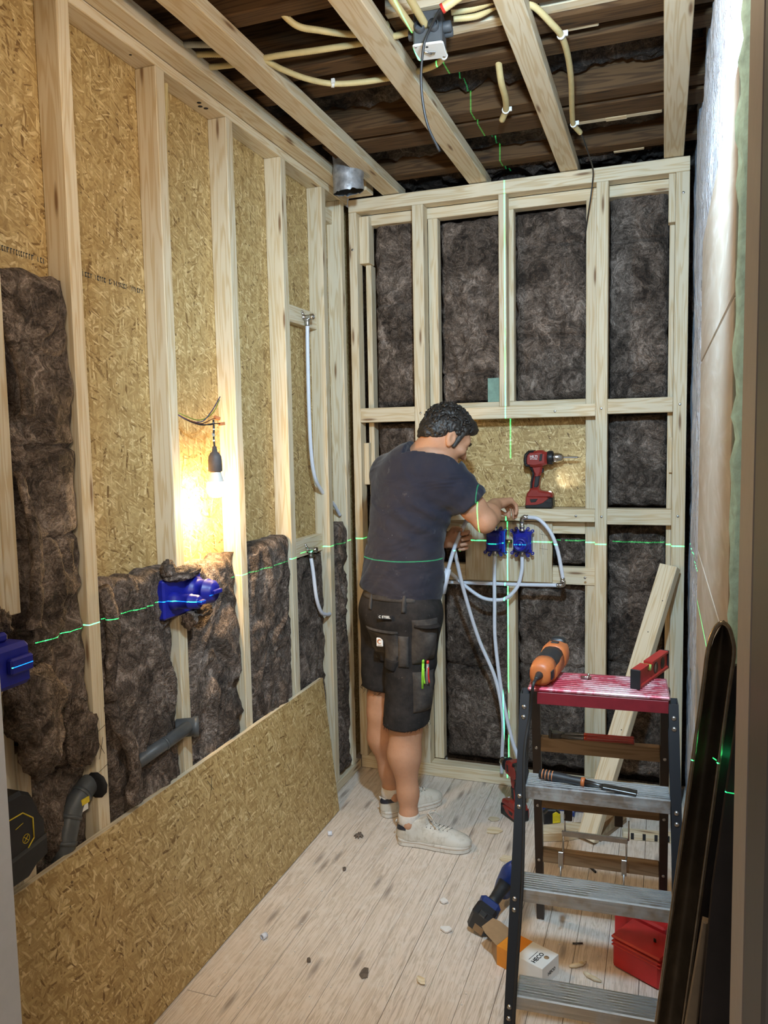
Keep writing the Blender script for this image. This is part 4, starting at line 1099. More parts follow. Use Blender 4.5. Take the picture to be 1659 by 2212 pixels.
# ------------------------------------------------------------------ things leaning in the right foreground
def right_leaners():
    y = 1.165
    def ln(p0, p1, z): t = (z-p0[1])/(p1[1]-p0[1]); return p0[0]+(p1[0]-p0[0])*t
    L = lambda z: ln((.0455, 1.152), (.001, .745), z); R = lambda z: ln((.0790, 1.152), (.056, .93), z)
    t = thing('metal_trough', 'dirty brown metal trough with a bright rolled rim leaning in the right foreground', 'trough', (.0, y, 0))
    m = MB(); v = []; f = []; n = 60; k = 8
    for i in range(n+1):
        z = .02+(1.340-.02)*i/n
        l = L(z); r_ = R(z) if z > .75 else l+.036
        if z > 1.25:
            q = (z-1.25)/.092; mid = (l+r_)/2; hw_ = (r_-l)/2*math.sqrt(max(.03, 1-q*q)); l, r_ = mid-hw_, mid+hw_
        for j in range(k+1):
            s = j/k; v.append((l+(r_-l)*s, y+.022*math.sin(math.pi*s)+.0, z))
    for i in range(n):
        for j in range(k):
            a = i*(k+1)+j; f.append((a, a+1, a+k+2, a+k+1))
    N = len(v); v += [(p[0], p[1]+.004, p[2]) for p in v]; f += [(a+N, d+N, c+N, b+N) for (a, b, c, d) in f]
    m.add(v, f, True); m.build('channel', 'dirty_metal', t)
    pts = [(R(z) if z > .75 else L(z)+.036, y-.002, z) for z in (.03, .3, .6, .8, 1.0, 1.15, 1.25, 1.30)]; pts += [(.0915, y-.002, 1.322), (.0865, y-.002, 1.337), (.079, y-.002, 1.342), (.0715, y-.002, 1.336), (.065, y-.002, 1.320), (.0605, y-.002, 1.295), (.0562, y-.002, 1.25)]
    pts += [(L(z), y-.002, z) for z in (1.15, .9, .6, .3, .03)]
    MB().tube(bez(pts, 5), .0032, 8).build('rolled_rim', 'rim_metal', t)
    m = MB(); v = []
    for (z, w) in ((.02, .045), (.5, .045), (.93, .040), (1.15, .020), (1.28, .010)):
        x = (R(z) if z > .75 else L(z)+.036)+.003; v += [(x, y+.004, z), (x+w, y+.014, z), (x+w, y+.024, z), (x, y+.016, z)]
    f = [(0, 3, 2, 1)]
    for i in range(4): f += [(i*4+j, i*4+(j+1) % 4, (i+1)*4+(j+1) % 4, (i+1)*4+j) for j in range(4)]
    f.append((16, 17, 18, 19)); m.add(v, f); m.build('side_wall', 'trough_side', t)
    a = Vector((-.035, 1.095, .01)); b = Vector((.062, 1.125, .93)); M = frame(a, b-a, z=(-.1, -1, 0)); m = MB(); m.bprism([(0, -.03), (.925, -.004), (.925, .004), (0, .03)], -.008, .008, .002, M); o = m.build('wood_strip', 'dull_wood', M=None)
    tag(o, 'narrow dull wooden strip leaning in front of the metal trough', 'wood strip')
    a = Vector((.030, 1.03, .01)); b = Vector((.1, 1.075, 1.28)); M = frame(a, b-a, z=(-.1, -1, 0)); m = MB(); m.bprism([(0, -.036), (1.0, -.026), (1.25, -.002), (1.25, .006), (1.0, .02), (0, .03)], -.006, .006, .002, M); o = m.build('dark_board', 'trough_side')
    tag(o, 'dark board standing between the trough and the door jamb', 'board')
right_leaners()
# ------------------------------------------------------------------ pipes and valves on the back wall
PR = .0085
def ferrule(m_, p, d, r=.0105, L=.022):
    z = Vector(d).normalized(); M = frame(p, z.orthogonal(), z=z)
    m = MB(); m.lathe([(PR, 0), (r, .001), (r, .005), (r*.9, .007), (r*.9, .010), (r, .012), (r, .018), (r*.8, L), (PR*.8, L)], 14, M)
    return m.build('ferrule', 'steel', m_)
def pipe(name, label, pts, r=PR, loc=None, grp='white water pipes on the back wall', n=10, ends=()):
    P = bez(pts, n); lo = min(P, key=lambda q: q.z)
    t = thing(name, label, 'pipe', lo, group=grp); MB().tube(P, r, 10).build('tube', 'pipe_white', t)
    for (i, d) in ends: ferrule(t, pts[i], d)
    return t
def elbow(t, p, d1, d2, r=.0105, L=.022):
    p = Vector(p); a = p+Vector(d1).normalized()*L; b = p+Vector(d2).normalized()*L
    MB().tube(bez([a, p+(Vector(d1)+Vector(d2)).normalized()*.003, b], 5), r, 10).build('elbow', 'chrome', t)

def wall_valve(name, label, cx, cz, disc_front):
    t = thing(name, label, 'valve', (cx, 3.53, cz-.06), group='blue wall valves on the board')
    yb = 3.5305
    m = MB(); m.box(cx-.040, cx+.040, 3.475, yb, cz-.048, cz+.048, .006); body = m.build('body', 'blue_valve', t)
    m = MB(); m.box(cx-.034, cx+.034, 3.440, 3.478, cz-.040, cz+.040, .012); m.build('cover', 'blue_valve', t)
    if disc_front:
        m = MB(); m.lathe([(0, 0), (.030, 0), (.030, .022), (.026, .026), (.020, .026), (.019, .023), (.010, .023), (.009, .027), (0, .027)], 26, T(cx, 3.442, cz-.004) @ RX(math.pi/2)); m.build('cartridge_cap', 'blue_valve', t)
    else:
        m = MB(); m.box(cx-.026, cx+.026, 3.418, 3.444, cz-.034, cz+.034, .008); m.build('cartridge_cap', 'blue_valve', t)
        MB().box(cx+.030, cx+.048, 3.46, 3.50, cz-.05, cz+.05, .005).build('side_guard', 'blue_valve', t)
    for sx in (-1, 1):
        for sz in (-1, 1):
            for (ox, oz, an) in ((.046, .050, .6), (.026, .060, 1.3)):
                M = T(cx+sx*ox, 3.482, cz+sz*oz) @ RX(math.pi/2)
                m = MB(); m.lathe([(.0032, -.0035), (.0075, -.0035), (.0075, .0035), (.0032, .0035), (.0032, -.0035)], 12, M)
                m.box(*sorted((cx+sx*(ox-.012), cx+sx*(ox-.003))), 3.4785, 3.4855, *sorted((cz+sz*(oz-.016), cz+sz*(oz-.003))), .001)
                tb = m.build('fixing_lug', 'blue_valve', t)
    m = MB(); m.lathe([(.008, 0), (.0125, .001), (.0125, .010), (.010, .012), (.010, .018), (.0125, .020), (.0125, .026), (.008, .028)], 14, T(cx, 3.478, cz+.046)); m.build('inlet', 'chrome', t)
    m = MB(); m.lathe([(.008, 0), (.011, .001), (.011, .018), (.009, .020)], 14, T(cx, 3.478, cz-.066)); m.build('outlet', 'steel', t)
    return t
v1 = wall_valve('wall_valve', 'left blue plastic wall valve, mostly behind the elbow', -.714, 1.146, False)
v2 = wall_valve('wall_valve', 'right blue plastic wall valve with a round cap and a chrome elbow on top', -.592, 1.146, True)
MB().tube([(-.668, 3.485, 1.146), (-.638, 3.485, 1.146)], .009, 10).build('coupling', 'brass', v2)

t = pipe('water_pipe', 'white pipe curving in a quarter arc from the right valve down to an elbow', [(-.565, 3.478, 1.258), (-.515, 3.466, 1.250), (-.464, 3.458, 1.195), (-.434, 3.458, 1.118), (-.414, 3.458, 1.016), (-.411, 3.458, .995)], ends=((0, (-1, 0, .05)), (5, (-.1, 0, -1))))
elbow(t, (-.592, 3.478, 1.256), (0, 0, -1), (1, 0, 0)); MB().tube([(-.592, 3.478, 1.20), (-.592, 3.478, 1.238)], .0095, 10).build('nipple', 'steel', t)
elbow(t, (-.408, 3.458, .962), (0, 0, 1), (-1, 0, 0))
pipe('water_pipe', 'straight white pipe running left under the valve board from the lower elbow', [(-.437, 3.458, .961), (-.60, 3.47, .955), (-.80, 3.478, .952), (-1.03, 3.48, .950)], ends=((0, (1, 0, 0)),))
pipe('water_pipe', 'white pipe hanging in a loop below the right valve', [(-.592, 3.478, 1.084), (-.593, 3.474, 1.02), (-.612, 3.465, .945), (-.655, 3.455, .897), (-.70, 3.45, .884), (-.77, 3.45, .892), (-.85, 3.455, .942), (-.93, 3.468, 1.005), (-1.02, 3.475, 1.06)], ends=((0, (0, 0, 1)),))
pipe('water_pipe', 'white pipe dropping straight from the left valve, then curving behind the ladder', [(-.714, 3.478, 1.084), (-.714, 3.46, 1.0), (-.710, 3.44, .86), (-.706, 3.43, .70), (-.676, 3.42, .47), (-.633, 3.41, .275), (-.60, 3.40, .18), (-.575, 3.39, .07), (-.57, 3.38, .010)], ends=((0, (0, 0, 1)),))
pipe('water_pipe', 'long white pipe from the left hand down to the bottom plate', [(-.838, 3.20, 1.185), (-.838, 3.255, 1.10), (-.822, 3.33, .935), (-.776, 3.40, .715), (-.705, 3.42, .53), (-.674, 3.43, .345), (-.684, 3.46, .17), (-.690, 3.478, .066)])
t = pipe('water_pipe', 'loose white pipe end with a thick white sleeve held in the left hand', [(-.742, 3.16, 1.325), (-.775, 3.17, 1.262), (-.822, 3.185, 1.165), (-.848, 3.19, 1.09), (-.872, 3.195, 1.00)], grp=None)
MB().tube([(-.858, 3.193, 1.060), (-.884, 3.197, .955)], .0135, 12).build('sleeve', 'pipe_white', t)

# ------------------------------------------------------------------ tap connectors and pipes on the left wall
def tap(label, y, z, pts, plabel):
    x = XO+.034
    t = thing('tap_connector', label, 'fitting', (x, y, z-.03), group='chrome tap connectors')
    m = MB(); m.lathe([(0, 0), (.013, 0), (.013, .004), (.010, .006), (.010, .030), (.0125, .032), (.0135, .046), (.011, .048), (.009, .048), (.009, .036), (0, .036)], 16, T(x, y, z) @ RY(math.pi/2)); m.build('socket', 'chrome', t)
    m = MB(); m.tube([(x+.006, y, z), (x+.004, y-.012, z+.012), (x+.002, y-.016, z+.020)], [.007, .006, .005], 8); m.sphere((x+.002, y-.016, z+.021), .006, 8, 6); m.build('lug', 'chrome', t)
    m = MB(); m.lathe([(.0085, 0), (.011, -.004), (.011, -.010), (.0085, -.012), (.0095, -.016), (.0095, -.03), (.008, -.032)], 14, T(x+.018, y, z-.006)); m.build('neck', 'steel', t)
    pipe('water_pipe', plabel, [(x+.018, y, z-.034)]+pts, grp='white water pipes on the left wall')
tap('chrome tap connector on the upper wooden block of the left wall', 3.058, 2.132, [(XO+.050, 3.058, 2.0), (XO+.048, 3.060, 1.75), (XO+.046, 3.075, 1.56), (XO+.045, 3.108, 1.455), (XO+.042, 3.18, 1.392), (XO+.038, 3.217, 1.374)], 'tall white pipe dropping from the upper tap connector')
pipe('water_pipe', 'short white pipe piece slanting into the corner past the last stud', [(XO+.036, 3.24, 1.365), (XO+.036, 3.33, 1.318), (XO+.036, 3.398, 1.262)], grp='white water pipes on the left wall')
tap('chrome tap connector on the lower wooden block of the left wall', 3.030, 1.150, [(XO+.060, 3.032, 1.05), (XO+.068, 3.040, .94), (XO+.068, 3.085, .868), (XO+.066, 3.15, .842), (XO+.062, 3.192, .836)], 'short white pipe hooking right below the lower tap connector')

# ------------------------------------------------------------------ blue concealed valves of the left wall
def concealed(label, y, full):
    t = thing('concealed_valve', label, 'valve', (-1.40, y, 1.06), group='blue concealed valves of the left wall')
    MB().box(-1.44, -1.388, y-.065, y+.135 if full else y+.05, 1.085, 1.205, .006).build('plate', 'blue_valve', t)
    def cyl(yy, zz, r, L, nm):
        m = MB(); m.lathe([(r*1.25, 0), (r*1.25, .018), (r, .022), (r, L*.62), (r*1.08, L*.64), (r*1.08, L*.70), (r*.97, L*.72), (r*.97, L*.93), (r*.8, L*.97), (r*.8, L), (0, L)], 22, T(-1.39, yy, zz) @ RY(math.pi/2)); c = m.build(nm, 'blue_valve', t)
        MB().box(-1.39+L-.004, -1.39+L+.014, yy-r*.62, yy+r*.62, zz-.006, zz+.007, .002).build('tab', 'blue_valve', c)
    cyl(y-.02, 1.138, .022, .095, 'control_sleeve')
    if full: cyl(y+.085, 1.150, .036, .082, 'mixer_sleeve')
    return t
concealed('double blue plastic concealed valve sticking out of the torn insulation', 2.0, True)
t = thing('concealed_valve', 'blue plastic concealed valve cut off by the left edge of the picture', 'valve', (-1.36, 1.30, 1.06), group='blue concealed valves of the left wall')
m = MB(); m.box(-1.40, -1.30, 1.19, 1.326, 1.092, 1.186, .010); m.build('body', 'blue_valve', t)
MB().box(-1.302, -1.286, 1.255, 1.318, 1.125, 1.160, .004).build('tab', 'blue_valve', t); MB().box(-1.40, -1.335, 1.20, 1.30, 1.186, 1.207, .006).build('upper_rib', 'blue_valve', t)
MB().box(-1.38, -1.352, 1.23, 1.262, 1.207, 1.221, .004).build('mark', 'red_pen', t)

# ------------------------------------------------------------------ grey drain pipes
def drain():
    t = thing('drain_pipe', 'bent grey drain pipe with two small labels, coming through the first stud', 'pipe', (-1.43, 1.51, .05), group='grey drain pipes')
    pts = bez([(-1.432, 1.662, .712), (-1.430, 1.615, .706), (-1.425, 1.560, .678), (-1.420, 1.528, .628), (-1.418, 1.508, .57), (-1.418, 1.506, .50), (-1.418, 1.506, .07)], 6)
    MB().tube(pts, .0285, 16).build('tube', 'pvc_grey', t)
    for i in (8, 14, 20, 27): 
        a, b = pts[i], pts[i+1]; MB().tube([a, a+(b-a).normalized()*.010], .0305, 16).build('joint', 'pvc_grey', t)
    q = pts[10]; MB().box(q.x+.0255, q.x+.0292, q.y-.014, q.y+.014, q.z-.006, q.z+.010, .0006).build('label', 'yellow_print', t); MB().box(q.x+.0256, q.x+.0291, q.y-.022, q.y+.008, q.z-.022, q.z-.006, .0006).build('label', 'white_card', t)
    MB().box(-1.391, -1.3885, 1.487, 1.520, .535, .575, .0005).build('label', 'white_card', t)
    disc((-1.405, 1.627, .712), (0, -1, 0), .036).build('stud_hole', 'ink', wall_left)
    t = thing('drain_pipe', 'straight grey drain pipe stub with an open socket end, lying in the insulation', 'pipe', (-1.40, 1.92, .7), group='grey drain pipes')
    a, b = Vector((-1.402, 1.78, .706)), Vector((-1.372, 2.005, .738)); d = (b-a).normalized()
    MB().tube([a, b], .020, 16).build('tube', 'pvc_grey', t); MB().tube([a+d*.12, a+d*.128], .0215, 16).build('joint', 'pvc_grey', t)
    M = frame((-1.378, 2.018, .733), (0, 0, 1), z=(.80, .55, 0))
    m = MB(); m.lathe([(.0235, -.04), (.0285, -.036), (.0285, .012), (.031, .014), (.031, .030), (.0265, .030), (.0255, -.03), (0, -.03)], 22, M); m.build('socket', 'pvc_grey', t)
drain()

# ------------------------------------------------------------------ black tool at the left edge
def black_tool():
    M = frame((-1.375, 1.285, .735), (0, 1, 0), z=(1, 0, 0)); t = thing('site_tool', 'black octagonal tool housing with a yellow outlined warning plate, at the left edge', 'power tool', M=T(-1.375, 1.285, .64))
    oc = [(-.10, -.085), (.020, -.085), (.045, -.070), (.070, -.072), (.080, -.06), (.080, .02), (.066, .040), (.060, .065), (.040, .10), (.015, .115), (-.10, .115)]
    MB().bprism(oc, 0.0, .05, .008, M).build('housing', 'black_plastic', t)
    MB().bprism([(-.10, -.085), (.018, -.085), (.042, -.068), (.078, -.060), (.078, -.012), (-.10, -.03)], .01, .056, .006, M).build('lower_cover', 'black_rubber', t)
    hx = [(-.09, -.028), (.012, -.028), (.040, -.004), (.040, .042), (.012, .066), (-.09, .066)]; m = MB()
    for i in range(len(hx)-1): m.tube([M @ Vector((*hx[i], .0505)), M @ Vector((*hx[i+1], .0505))], .0016, 6)
    m.build('yellow_outline', 'yellow_print', t)
    m = MB(); c = (.018, .004); ring = [(c[0]+.010*math.cos(a*math.pi/8), c[1]+.010*math.sin(a*math.pi/8), .0503) for a in range(17)]; m.tube([M @ Vector(p) for p in ring], .0008, 5, caps=False)
    for s in (-1, 1): m.tube([M @ Vector((c[0]-.006, c[1]-.006*s, .0503)), M @ Vector((c[0]+.006, c[1]+.006*s, .0503))], .0008, 5)
    m.tube([M @ Vector((-.01, .038, .0503)), M @ Vector((.012, .043, .0503))], .0008, 5); m.build('warning_symbol', 'yellow_print', t)
black_tool()

# ------------------------------------------------------------------ bulb, socket, wires
BX, BY = -1.372, 2.218
def bulb():
    t = thing('bulb_pendant', 'lit light bulb in a dark grey socket hanging from loose wires between two studs', 'lamp', (BX, BY, 1.42))
    M = T(BX, BY, 0)
    m = MB(); m.lathe([(0, 1.432), (.012, 1.433), (.022, 1.438), (.0285, 1.448), (.0305, 1.462), (.029, 1.474), (.026, 1.484)], 24, M); m.build('bulb_globe', 'bulb_glow', t)
    m = MB(); m.lathe([(.0262, 1.484), (.0225, 1.497), (.0185, 1.512), (.016, 1.522)], 24, M); m.build('bulb_neck', 'bulb_base', t)
    m = MB(); m.lathe([(0, 1.517), (.0215, 1.517), (.0225, 1.52), (.0222, 1.548), (.0205, 1.566), (.014, 1.578), (.009, 1.581), (.0065, 1.598), (0, 1.60)], 22, M); m.build('socket', 'socket_grey', t)
    p = bez([(BX, BY, 1.597), (BX-.003, BY+.002, 1.63), (BX-.006, BY+.010, 1.655), (BX-.010, BY+.016, 1.684)], 6)
    MB().tube(p, .0036, 6).build('cable', 'wire_black', t)
    for k in (3, 7, 11, 15): MB().tube([p[k], p[k+1]], .0039, 6).build('tape_wrap', 'white_card', t)
    MB().bprism([(-.006, -.008), (.006, -.006), (.004, .009), (-.005, .007)], -.001, .001, .0003, T(BX+.003, BY-.008, 1.635) @ RY(1.2)).build('tag', 'conduit_grey', t)
    d = bpy.data.lights.new('bulb_light', 'POINT'); d.energy = 13; d.color = (1.0, .66, .30); d.shadow_soft_size = .031
    o = bpy.data.objects.new('bulb_light', d); COL.objects.link(o); o.location = (BX+.002, BY, 1.39)
bulb()
def wires():
    t = thing('loose_wires', 'bundle of loose black, blue and green wires with small clips above the bulb', 'wire', (-1.46, 2.14, 1.70))
    a = (-1.466, 2.094, 1.726)
    def w(pts, mat): MB().tube(bez([a]+pts, 8), .0017, 5).build('wire', mat, t)
    w([(-1.42, 2.13, 1.686), (-1.40, 2.19, 1.678), (-1.392, 2.24, 1.712), (-1.388, 2.29, 1.762)], 'wire_blue')
    w([(-1.425, 2.12, 1.70), (-1.402, 2.18, 1.683), (-1.395, 2.25, 1.706), (-1.390, 2.29, 1.752)], 'wire_green')
    w([(-1.42, 2.13, 1.688), (-1.395, 2.18, 1.672), (-1.380, 2.22, 1.686), (-1.378, 2.245, 1.690)], 'wire_brown')
    w([(-1.42, 2.13, 1.685), (-1.395, 2.18, 1.667), (-1.378, 2.22, 1.672), (-1.372, 2.262, 1.672)], 'wire_black')
    w([(-1.425, 2.128, 1.690), (-1.40, 2.17, 1.672), (-1.380, 2.21, 1.668), (-1.376, 2.23, 1.674)], 'wire_black')
    for (p, r) in (((-1.378, 2.250, 1.691), .3), ((-1.372, 2.268, 1.672), -.1)):
        m = MB(); m.box(-.010, .010, -.006, .006, -.005, .005, .001, T(*p) @ RZ(1.2) @ RY(r)); m.build('clip', 'orange_clip', t)
wires()

# ------------------------------------------------------------------ ceiling services
def conduit(label, pts, r=.0095, mat='conduit', clips=(), rib=True, name='conduit'):
    P = bez(pts, 10); t = thing(name, label, 'conduit', min(P, key=lambda q: q.z), group='yellow conduits under the ceiling')
    if rib:
        Q = []; R_ = []; L = 0
        D = [0]
        for a, b in zip(P[:-1], P[1:]): D.append(D[-1]+(b-a).length)
        n = int(D[-1]/.0032); k = 0
        for i in range(n+1):
            s = D[-1]*i/n
            while k < len(D)-2 and D[k+1] < s: k += 1
            u = (s-D[k])/max(1e-6, D[k+1]-D[k]); Q.append(P[k].lerp(P[k+1], u)); R_.append(r if i % 2 else r*.91)
        MB().tube(Q, R_, 10).build('ribbed_tube', mat, t)
    else: MB().tube(P, r, 10).build('tube', mat, t)
    for i in clips:
        p = Vector(pts[i]); k = min(range(len(P)-1), key=lambda j: (P[j]-p).length); d = (P[min(k+1, len(P)-1)]-P[max(k-1, 0)]).normalized()
        m = MB(); m.tube([P[k]-d*.005, P[k]+d*.005], r*1.22, 12); c = m.build('saddle_clip', 'white_card', t)
        s = d.cross(Vector((0, 0, 1))).normalized(); MB().box(-.006, .006, -.004, .004, -.012, .002, .001, T(*(P[k]+s*r*1.4+Vector((0, 0, .008)))) ).build('clip_lug', 'white_card', c)
    return t
zc = 2.764
conduit('yellow conduit sagging from the first joist to the second batten', [(-1.02, 2.04, 2.80), (-.98, 2.09, zc), (-.93, 2.14, zc), (-.86, 2.19, zc), (-.80, 2.205, zc), (-.745, 2.20, zc+.01)])
conduit('long yellow conduit running across to the junction box', [(-1.37, 2.205, zc), (-1.25, 2.225, zc), (-1.12, 2.225, zc), (-.98, 2.24, zc), (-.85, 2.25, zc), (-.76, 2.25, zc), (-.69, 2.242, zc)])
conduit('yellow conduit hanging in a bow with a white saddle clip', [(-1.36, 2.14, zc+.01), (-1.25, 2.16, zc), (-1.16, 2.22, zc-.004), (-1.13, 2.30, zc-.004), (-1.085, 2.38, zc-.006), (-1.02, 2.44, zc-.008), (-.93, 2.465, zc-.008), (-.84, 2.475, zc-.006), (-.76, 2.47, zc-.006), (-.68, 2.44, zc-.01), (-.635, 2.385, zc-.014), (-.622, 2.32, zc-.02)], clips=(5, 10))
conduit('pale grey conduit end poking out over the left wall batten', [(-1.385, 2.085, zc), (-1.34, 2.075, zc+.004), (-1.28, 2.085, zc), (-1.20, 2.12, zc)], mat='conduit_grey')
conduit('thick yellow conduit rising from the junction box, left one of a pair', [(-.665, 2.178, 2.735), (-.675, 2.06, 2.742), (-.68, 1.95, 2.75), (-.685, 1.80, 2.76)], r=.0105, rib=False)
conduit('thick yellow conduit rising from the junction box, right one of a pair', [(-.628, 2.170, 2.735), (-.632, 2.05, 2.742), (-.635, 1.93, 2.75), (-.64, 1.78, 2.76)], r=.0105, rib=False)
conduit('yellow ribbed conduit running right from the junction box above the third batten', [(-.565, 2.232, 2.770), (-.50, 2.245, 2.772), (-.44, 2.235, 2.785), (-.39, 2.235, 2.786), (-.345, 2.255, 2.77), (-.308, 2.325, 2.752), (-.29, 2.39, 2.748), (-.285, 2.50, 2.745), (-.292, 2.66, 2.742), (-.308, 2.83, 2.74), (-.318, 2.94, 2.738), (-.322, 3.02, 2.735), (-.305, 3.09, 2.728)], clips=(6, 11))
conduit('yellow ribbed conduit disappearing right of the junction box', [(-.565, 2.205, 2.775), (-.50, 2.215, 2.778), (-.44, 2.21, 2.786)])
conduit('short yellow conduit bow hanging between two joists', [(-.506, 2.56, 2.80), (-.510, 2.63, 2.757), (-.517, 2.74, 2.748), (-.535, 2.84, 2.750), (-.560, 2.90, 2.742)], r=.011, clips=(3,), rib=False)
t = thing('cable_conduit_end', 'cut conduit end with an orange rim and a dark cable hanging from it', 'conduit', (-.55, 2.05, 2.70))
a, b = Vector((-.553, 2.064, 2.712)), Vector((-.43, 2.06, 2.765)); d = (b-a).normalized()
MB().tube([a+d*(.0033*i) for i in range(42)], [.0125 if i % 2 else .0115 for i in range(42)], 12).build('ribbed_tube', 'conduit', t)
m = MB(); M = frame(a, d.orthogonal(), z=-d); m.lathe([(.0127, -.006), (.0127, .001), (.0105, .0015), (.0105, -.004)], 16, M); m.build('orange_rim', 'red_pen', t)
MB().tube(bez([a+d*.02, a-d*.006, (-.585, 2.085, 2.69), (-.615, 2.105, 2.65), (-.628, 2.12, 2.56), (-.622, 2.15, 2.47), (-.598, 2.19, 2.405)], 10), .0036, 8).build('cable', 'wire_black', t)
t = thing('thin_cable', 'thin dark cable hanging from the right conduit end down in front of the top plate', 'cable', (-.29, 3.46, 2.55))
MB().tube(bez([(-.303, 3.092, 2.726), (-.298, 3.16, 2.722), (-.288, 3.28, 2.70), (-.285, 3.40, 2.69), (-.292, 3.47, 2.665), (-.302, 3.488, 2.60), (-.318, 3.53, 2.53), (-.335, 3.585, 2.45)], 10), .0028, 8).build('sheath', 'wire_black', t)
def jbox():
    t = thing('junction_box', 'grey ceiling junction box with a white lid where the conduits meet', 'junction box', (-.63, 2.21, 2.70))
    M = T(-.628, 2.212, 2.690) @ RZ(.12)
    m = MB(); m.box(-.040, .040, -.042, .042, 0, .085, .004, M); m.build('body', 'steel_dark_grey', t)
    m = MB(); m.bprism(rrect(.086, .09, .008, 3), -.006, 0, .002, M); lid = m.build('lid', 'white_card', t)
    for (x, y) in ((-.034, -.036), (.034, .036)): disc(M @ Vector((x, y, -.0062)), (0, 0, -1), .0035).build('screw', 'steel', lid)
    m = MB(); m.tube([M @ Vector((-.016, -.012, -.008)), M @ Vector((.004, .004, -.010))], .0028, 6); m.bprism([(-.004, -.006), (.016, -.002), (.012, .010), (-.002, .008)], -.010, -.0065, .001, M); m.build('hook_plate', 'chrome', lid)
    disc(M @ Vector((-.004, -.030, -.0062)), (0, 0, -1), .004).build('hole', 'ink', lid)
    for (x, y, dx, dy) in ((-.020, -.045, 0, -1), (.018, -.045, 0, -1), (.044, .018, 1, 0), (.044, -.010, 1, 0), (-.044, .012, -1, 0)):
        z = Vector((dx, dy, .05)).normalized(); m = MB(); m.lathe([(.0135, -.006), (.0145, 0), (.0145, .016), (.0125, .018)], 14, M @ frame((x, y, .050 if dx else .038), z.orthogonal(), z=z)); m.build('spout', 'steel_dark_grey', t)
flat('steel_dark_grey', (.075, .080, .088), .55, var=.12)
jbox()
def duct():
    t = thing('vent_duct', 'cut silver foil ventilation duct hanging down in the far left ceiling corner', 'duct', (-1.262, 3.165, 2.655))
    n, k = 40, 12; v = []; f = []; cx, cy, r0 = -1.262, 3.165, .064
    for j in range(k+1):
        for i in range(n):
            a = 2*math.pi*i/n; zt = j/k; r = r0*(1+.035*noise.noise(Vector((math.cos(a)*3, math.sin(a)*3, zt*5)))+.05*noise.noise(Vector((math.cos(a)*7, math.sin(a)*7, zt*9)))+.02*math.sin(zt*18)); zb = 2.652+.007*noise.noise(Vector((math.cos(a)*6, math.sin(a)*6, 1)))-.010*math.cos(a+2.2)
            v.append((cx+r*math.cos(a), cy+r*math.sin(a), zb+(2.83-zb)*zt))
    for j in range(k):
        for i in range(n): f.append((j*n+i, j*n+(i+1) % n, (j+1)*n+(i+1) % n, (j+1)*n+i))
    m = MB(); m.add(v, f, True); m.build('foil_sleeve', 'duct_foil', t)
    c = Vector((cx, cy, 0)); m = MB(); m.add([((p[0]-cx)*.965+cx, (p[1]-cy)*.965+cy, p[2]+.002) for p in v], [q[::-1] for q in f], True); m.build('inner_lining', 'duct_inside', t)
    m = MB(); m.lathe([(0, 2.80), (.062, 2.80)], 20, T(cx, cy, 0)); m.build('duct_depth', 'duct_inside', t)
duct()
conduit('straight yellow conduit dropping from the left top plate beside the second stud', [(-1.447, 2.140, 2.72), (-1.446, 2.128, 2.60), (-1.448, 2.108, 2.42), (-1.452, 2.09, 2.25), (-1.456, 2.083, 2.05)], r=.009)

# ------------------------------------------------------------------ torn insulation: flaps and lumps
def lump(label, c, r, seed, amp=.35, mat='wool', n=26, m_=18):
    m = MB(); v = [(0, 0, -1)]; f = []
    for i in range(1, m_):
        th = -math.pi/2+math.pi*i/m_
        for j in range(n):
            a = 2*math.pi*j/n; v.append((math.cos(th)*math.cos(a), math.cos(th)*math.sin(a), math.sin(th)))
    v.append((0, 0, 1)); t = len(v)-1
    for j in range(n): f.append((0, 1+(j+1) % n, 1+j)); f.append((t, 1+(m_-2)*n+j, 1+(m_-2)*n+(j+1) % n))
    for i in range(m_-2):
        for j in range(n): f.append((1+i*n+j, 1+i*n+(j+1) % n, 1+(i+1)*n+(j+1) % n, 1+(i+1)*n+j))
    out = []
    for p in v:
        p = Vector(p); k = 1+amp*noise.fractal(p*1.8+Vector((seed, 0, 0)), 1, 2, 4)+amp*.5*(1-2*abs(noise.noise(p*3+Vector((0, seed, 0)))))
        out.append((c[0]+p.x*r[0]*k, c[1]+p.y*r[1]*k, c[2]+p.z*r[2]*k))
    m.add(out, f, True); return tag(m.build('insulation_tuft', mat), label, 'insulation', 'torn tufts of mineral wool')
def flap(label, path, w, thick, seed, mat='wool'):
    """hanging strip of wool along a path"""
    P = bez(path, 8); n = len(P); v = []; f = []; k = 12
    for i, p in enumerate(P):
        s = i/(n-1); d = (P[min(i+1, n-1)]-P[max(i-1, 0)]).normalized(); side = d.cross(Vector((1, 0, 0))).normalized(); ww = w*(1 if not callable(w) else 1) if not isinstance(w, (list, tuple)) else w[0]+(w[1]-w[0])*s
        for j in range(k):
            a = 2*math.pi*j/k; q = p+side*math.cos(a)*ww/2+Vector((1, 0, 0))*math.sin(a)*thick/2
            q += Vector((noise.noise(q*30+Vector((seed, 0, 0))), noise.noise(q*30+Vector((0, seed, 0))), noise.noise(q*30)))*.008; v.append(q)
    for i in range(n-1):
        for j in range(k): f.append((i*k+j, i*k+(j+1) % k, (i+1)*k+(j+1) % k, (i+1)*k+j))
    f.append(tuple(range(k))[::-1]); f.append(tuple((n-1)*k+j for j in range(k)))
    m = MB(); m.add(v, f, True); return tag(m.build('insulation_flap', mat), label, 'insulation', 'torn flaps of mineral wool')
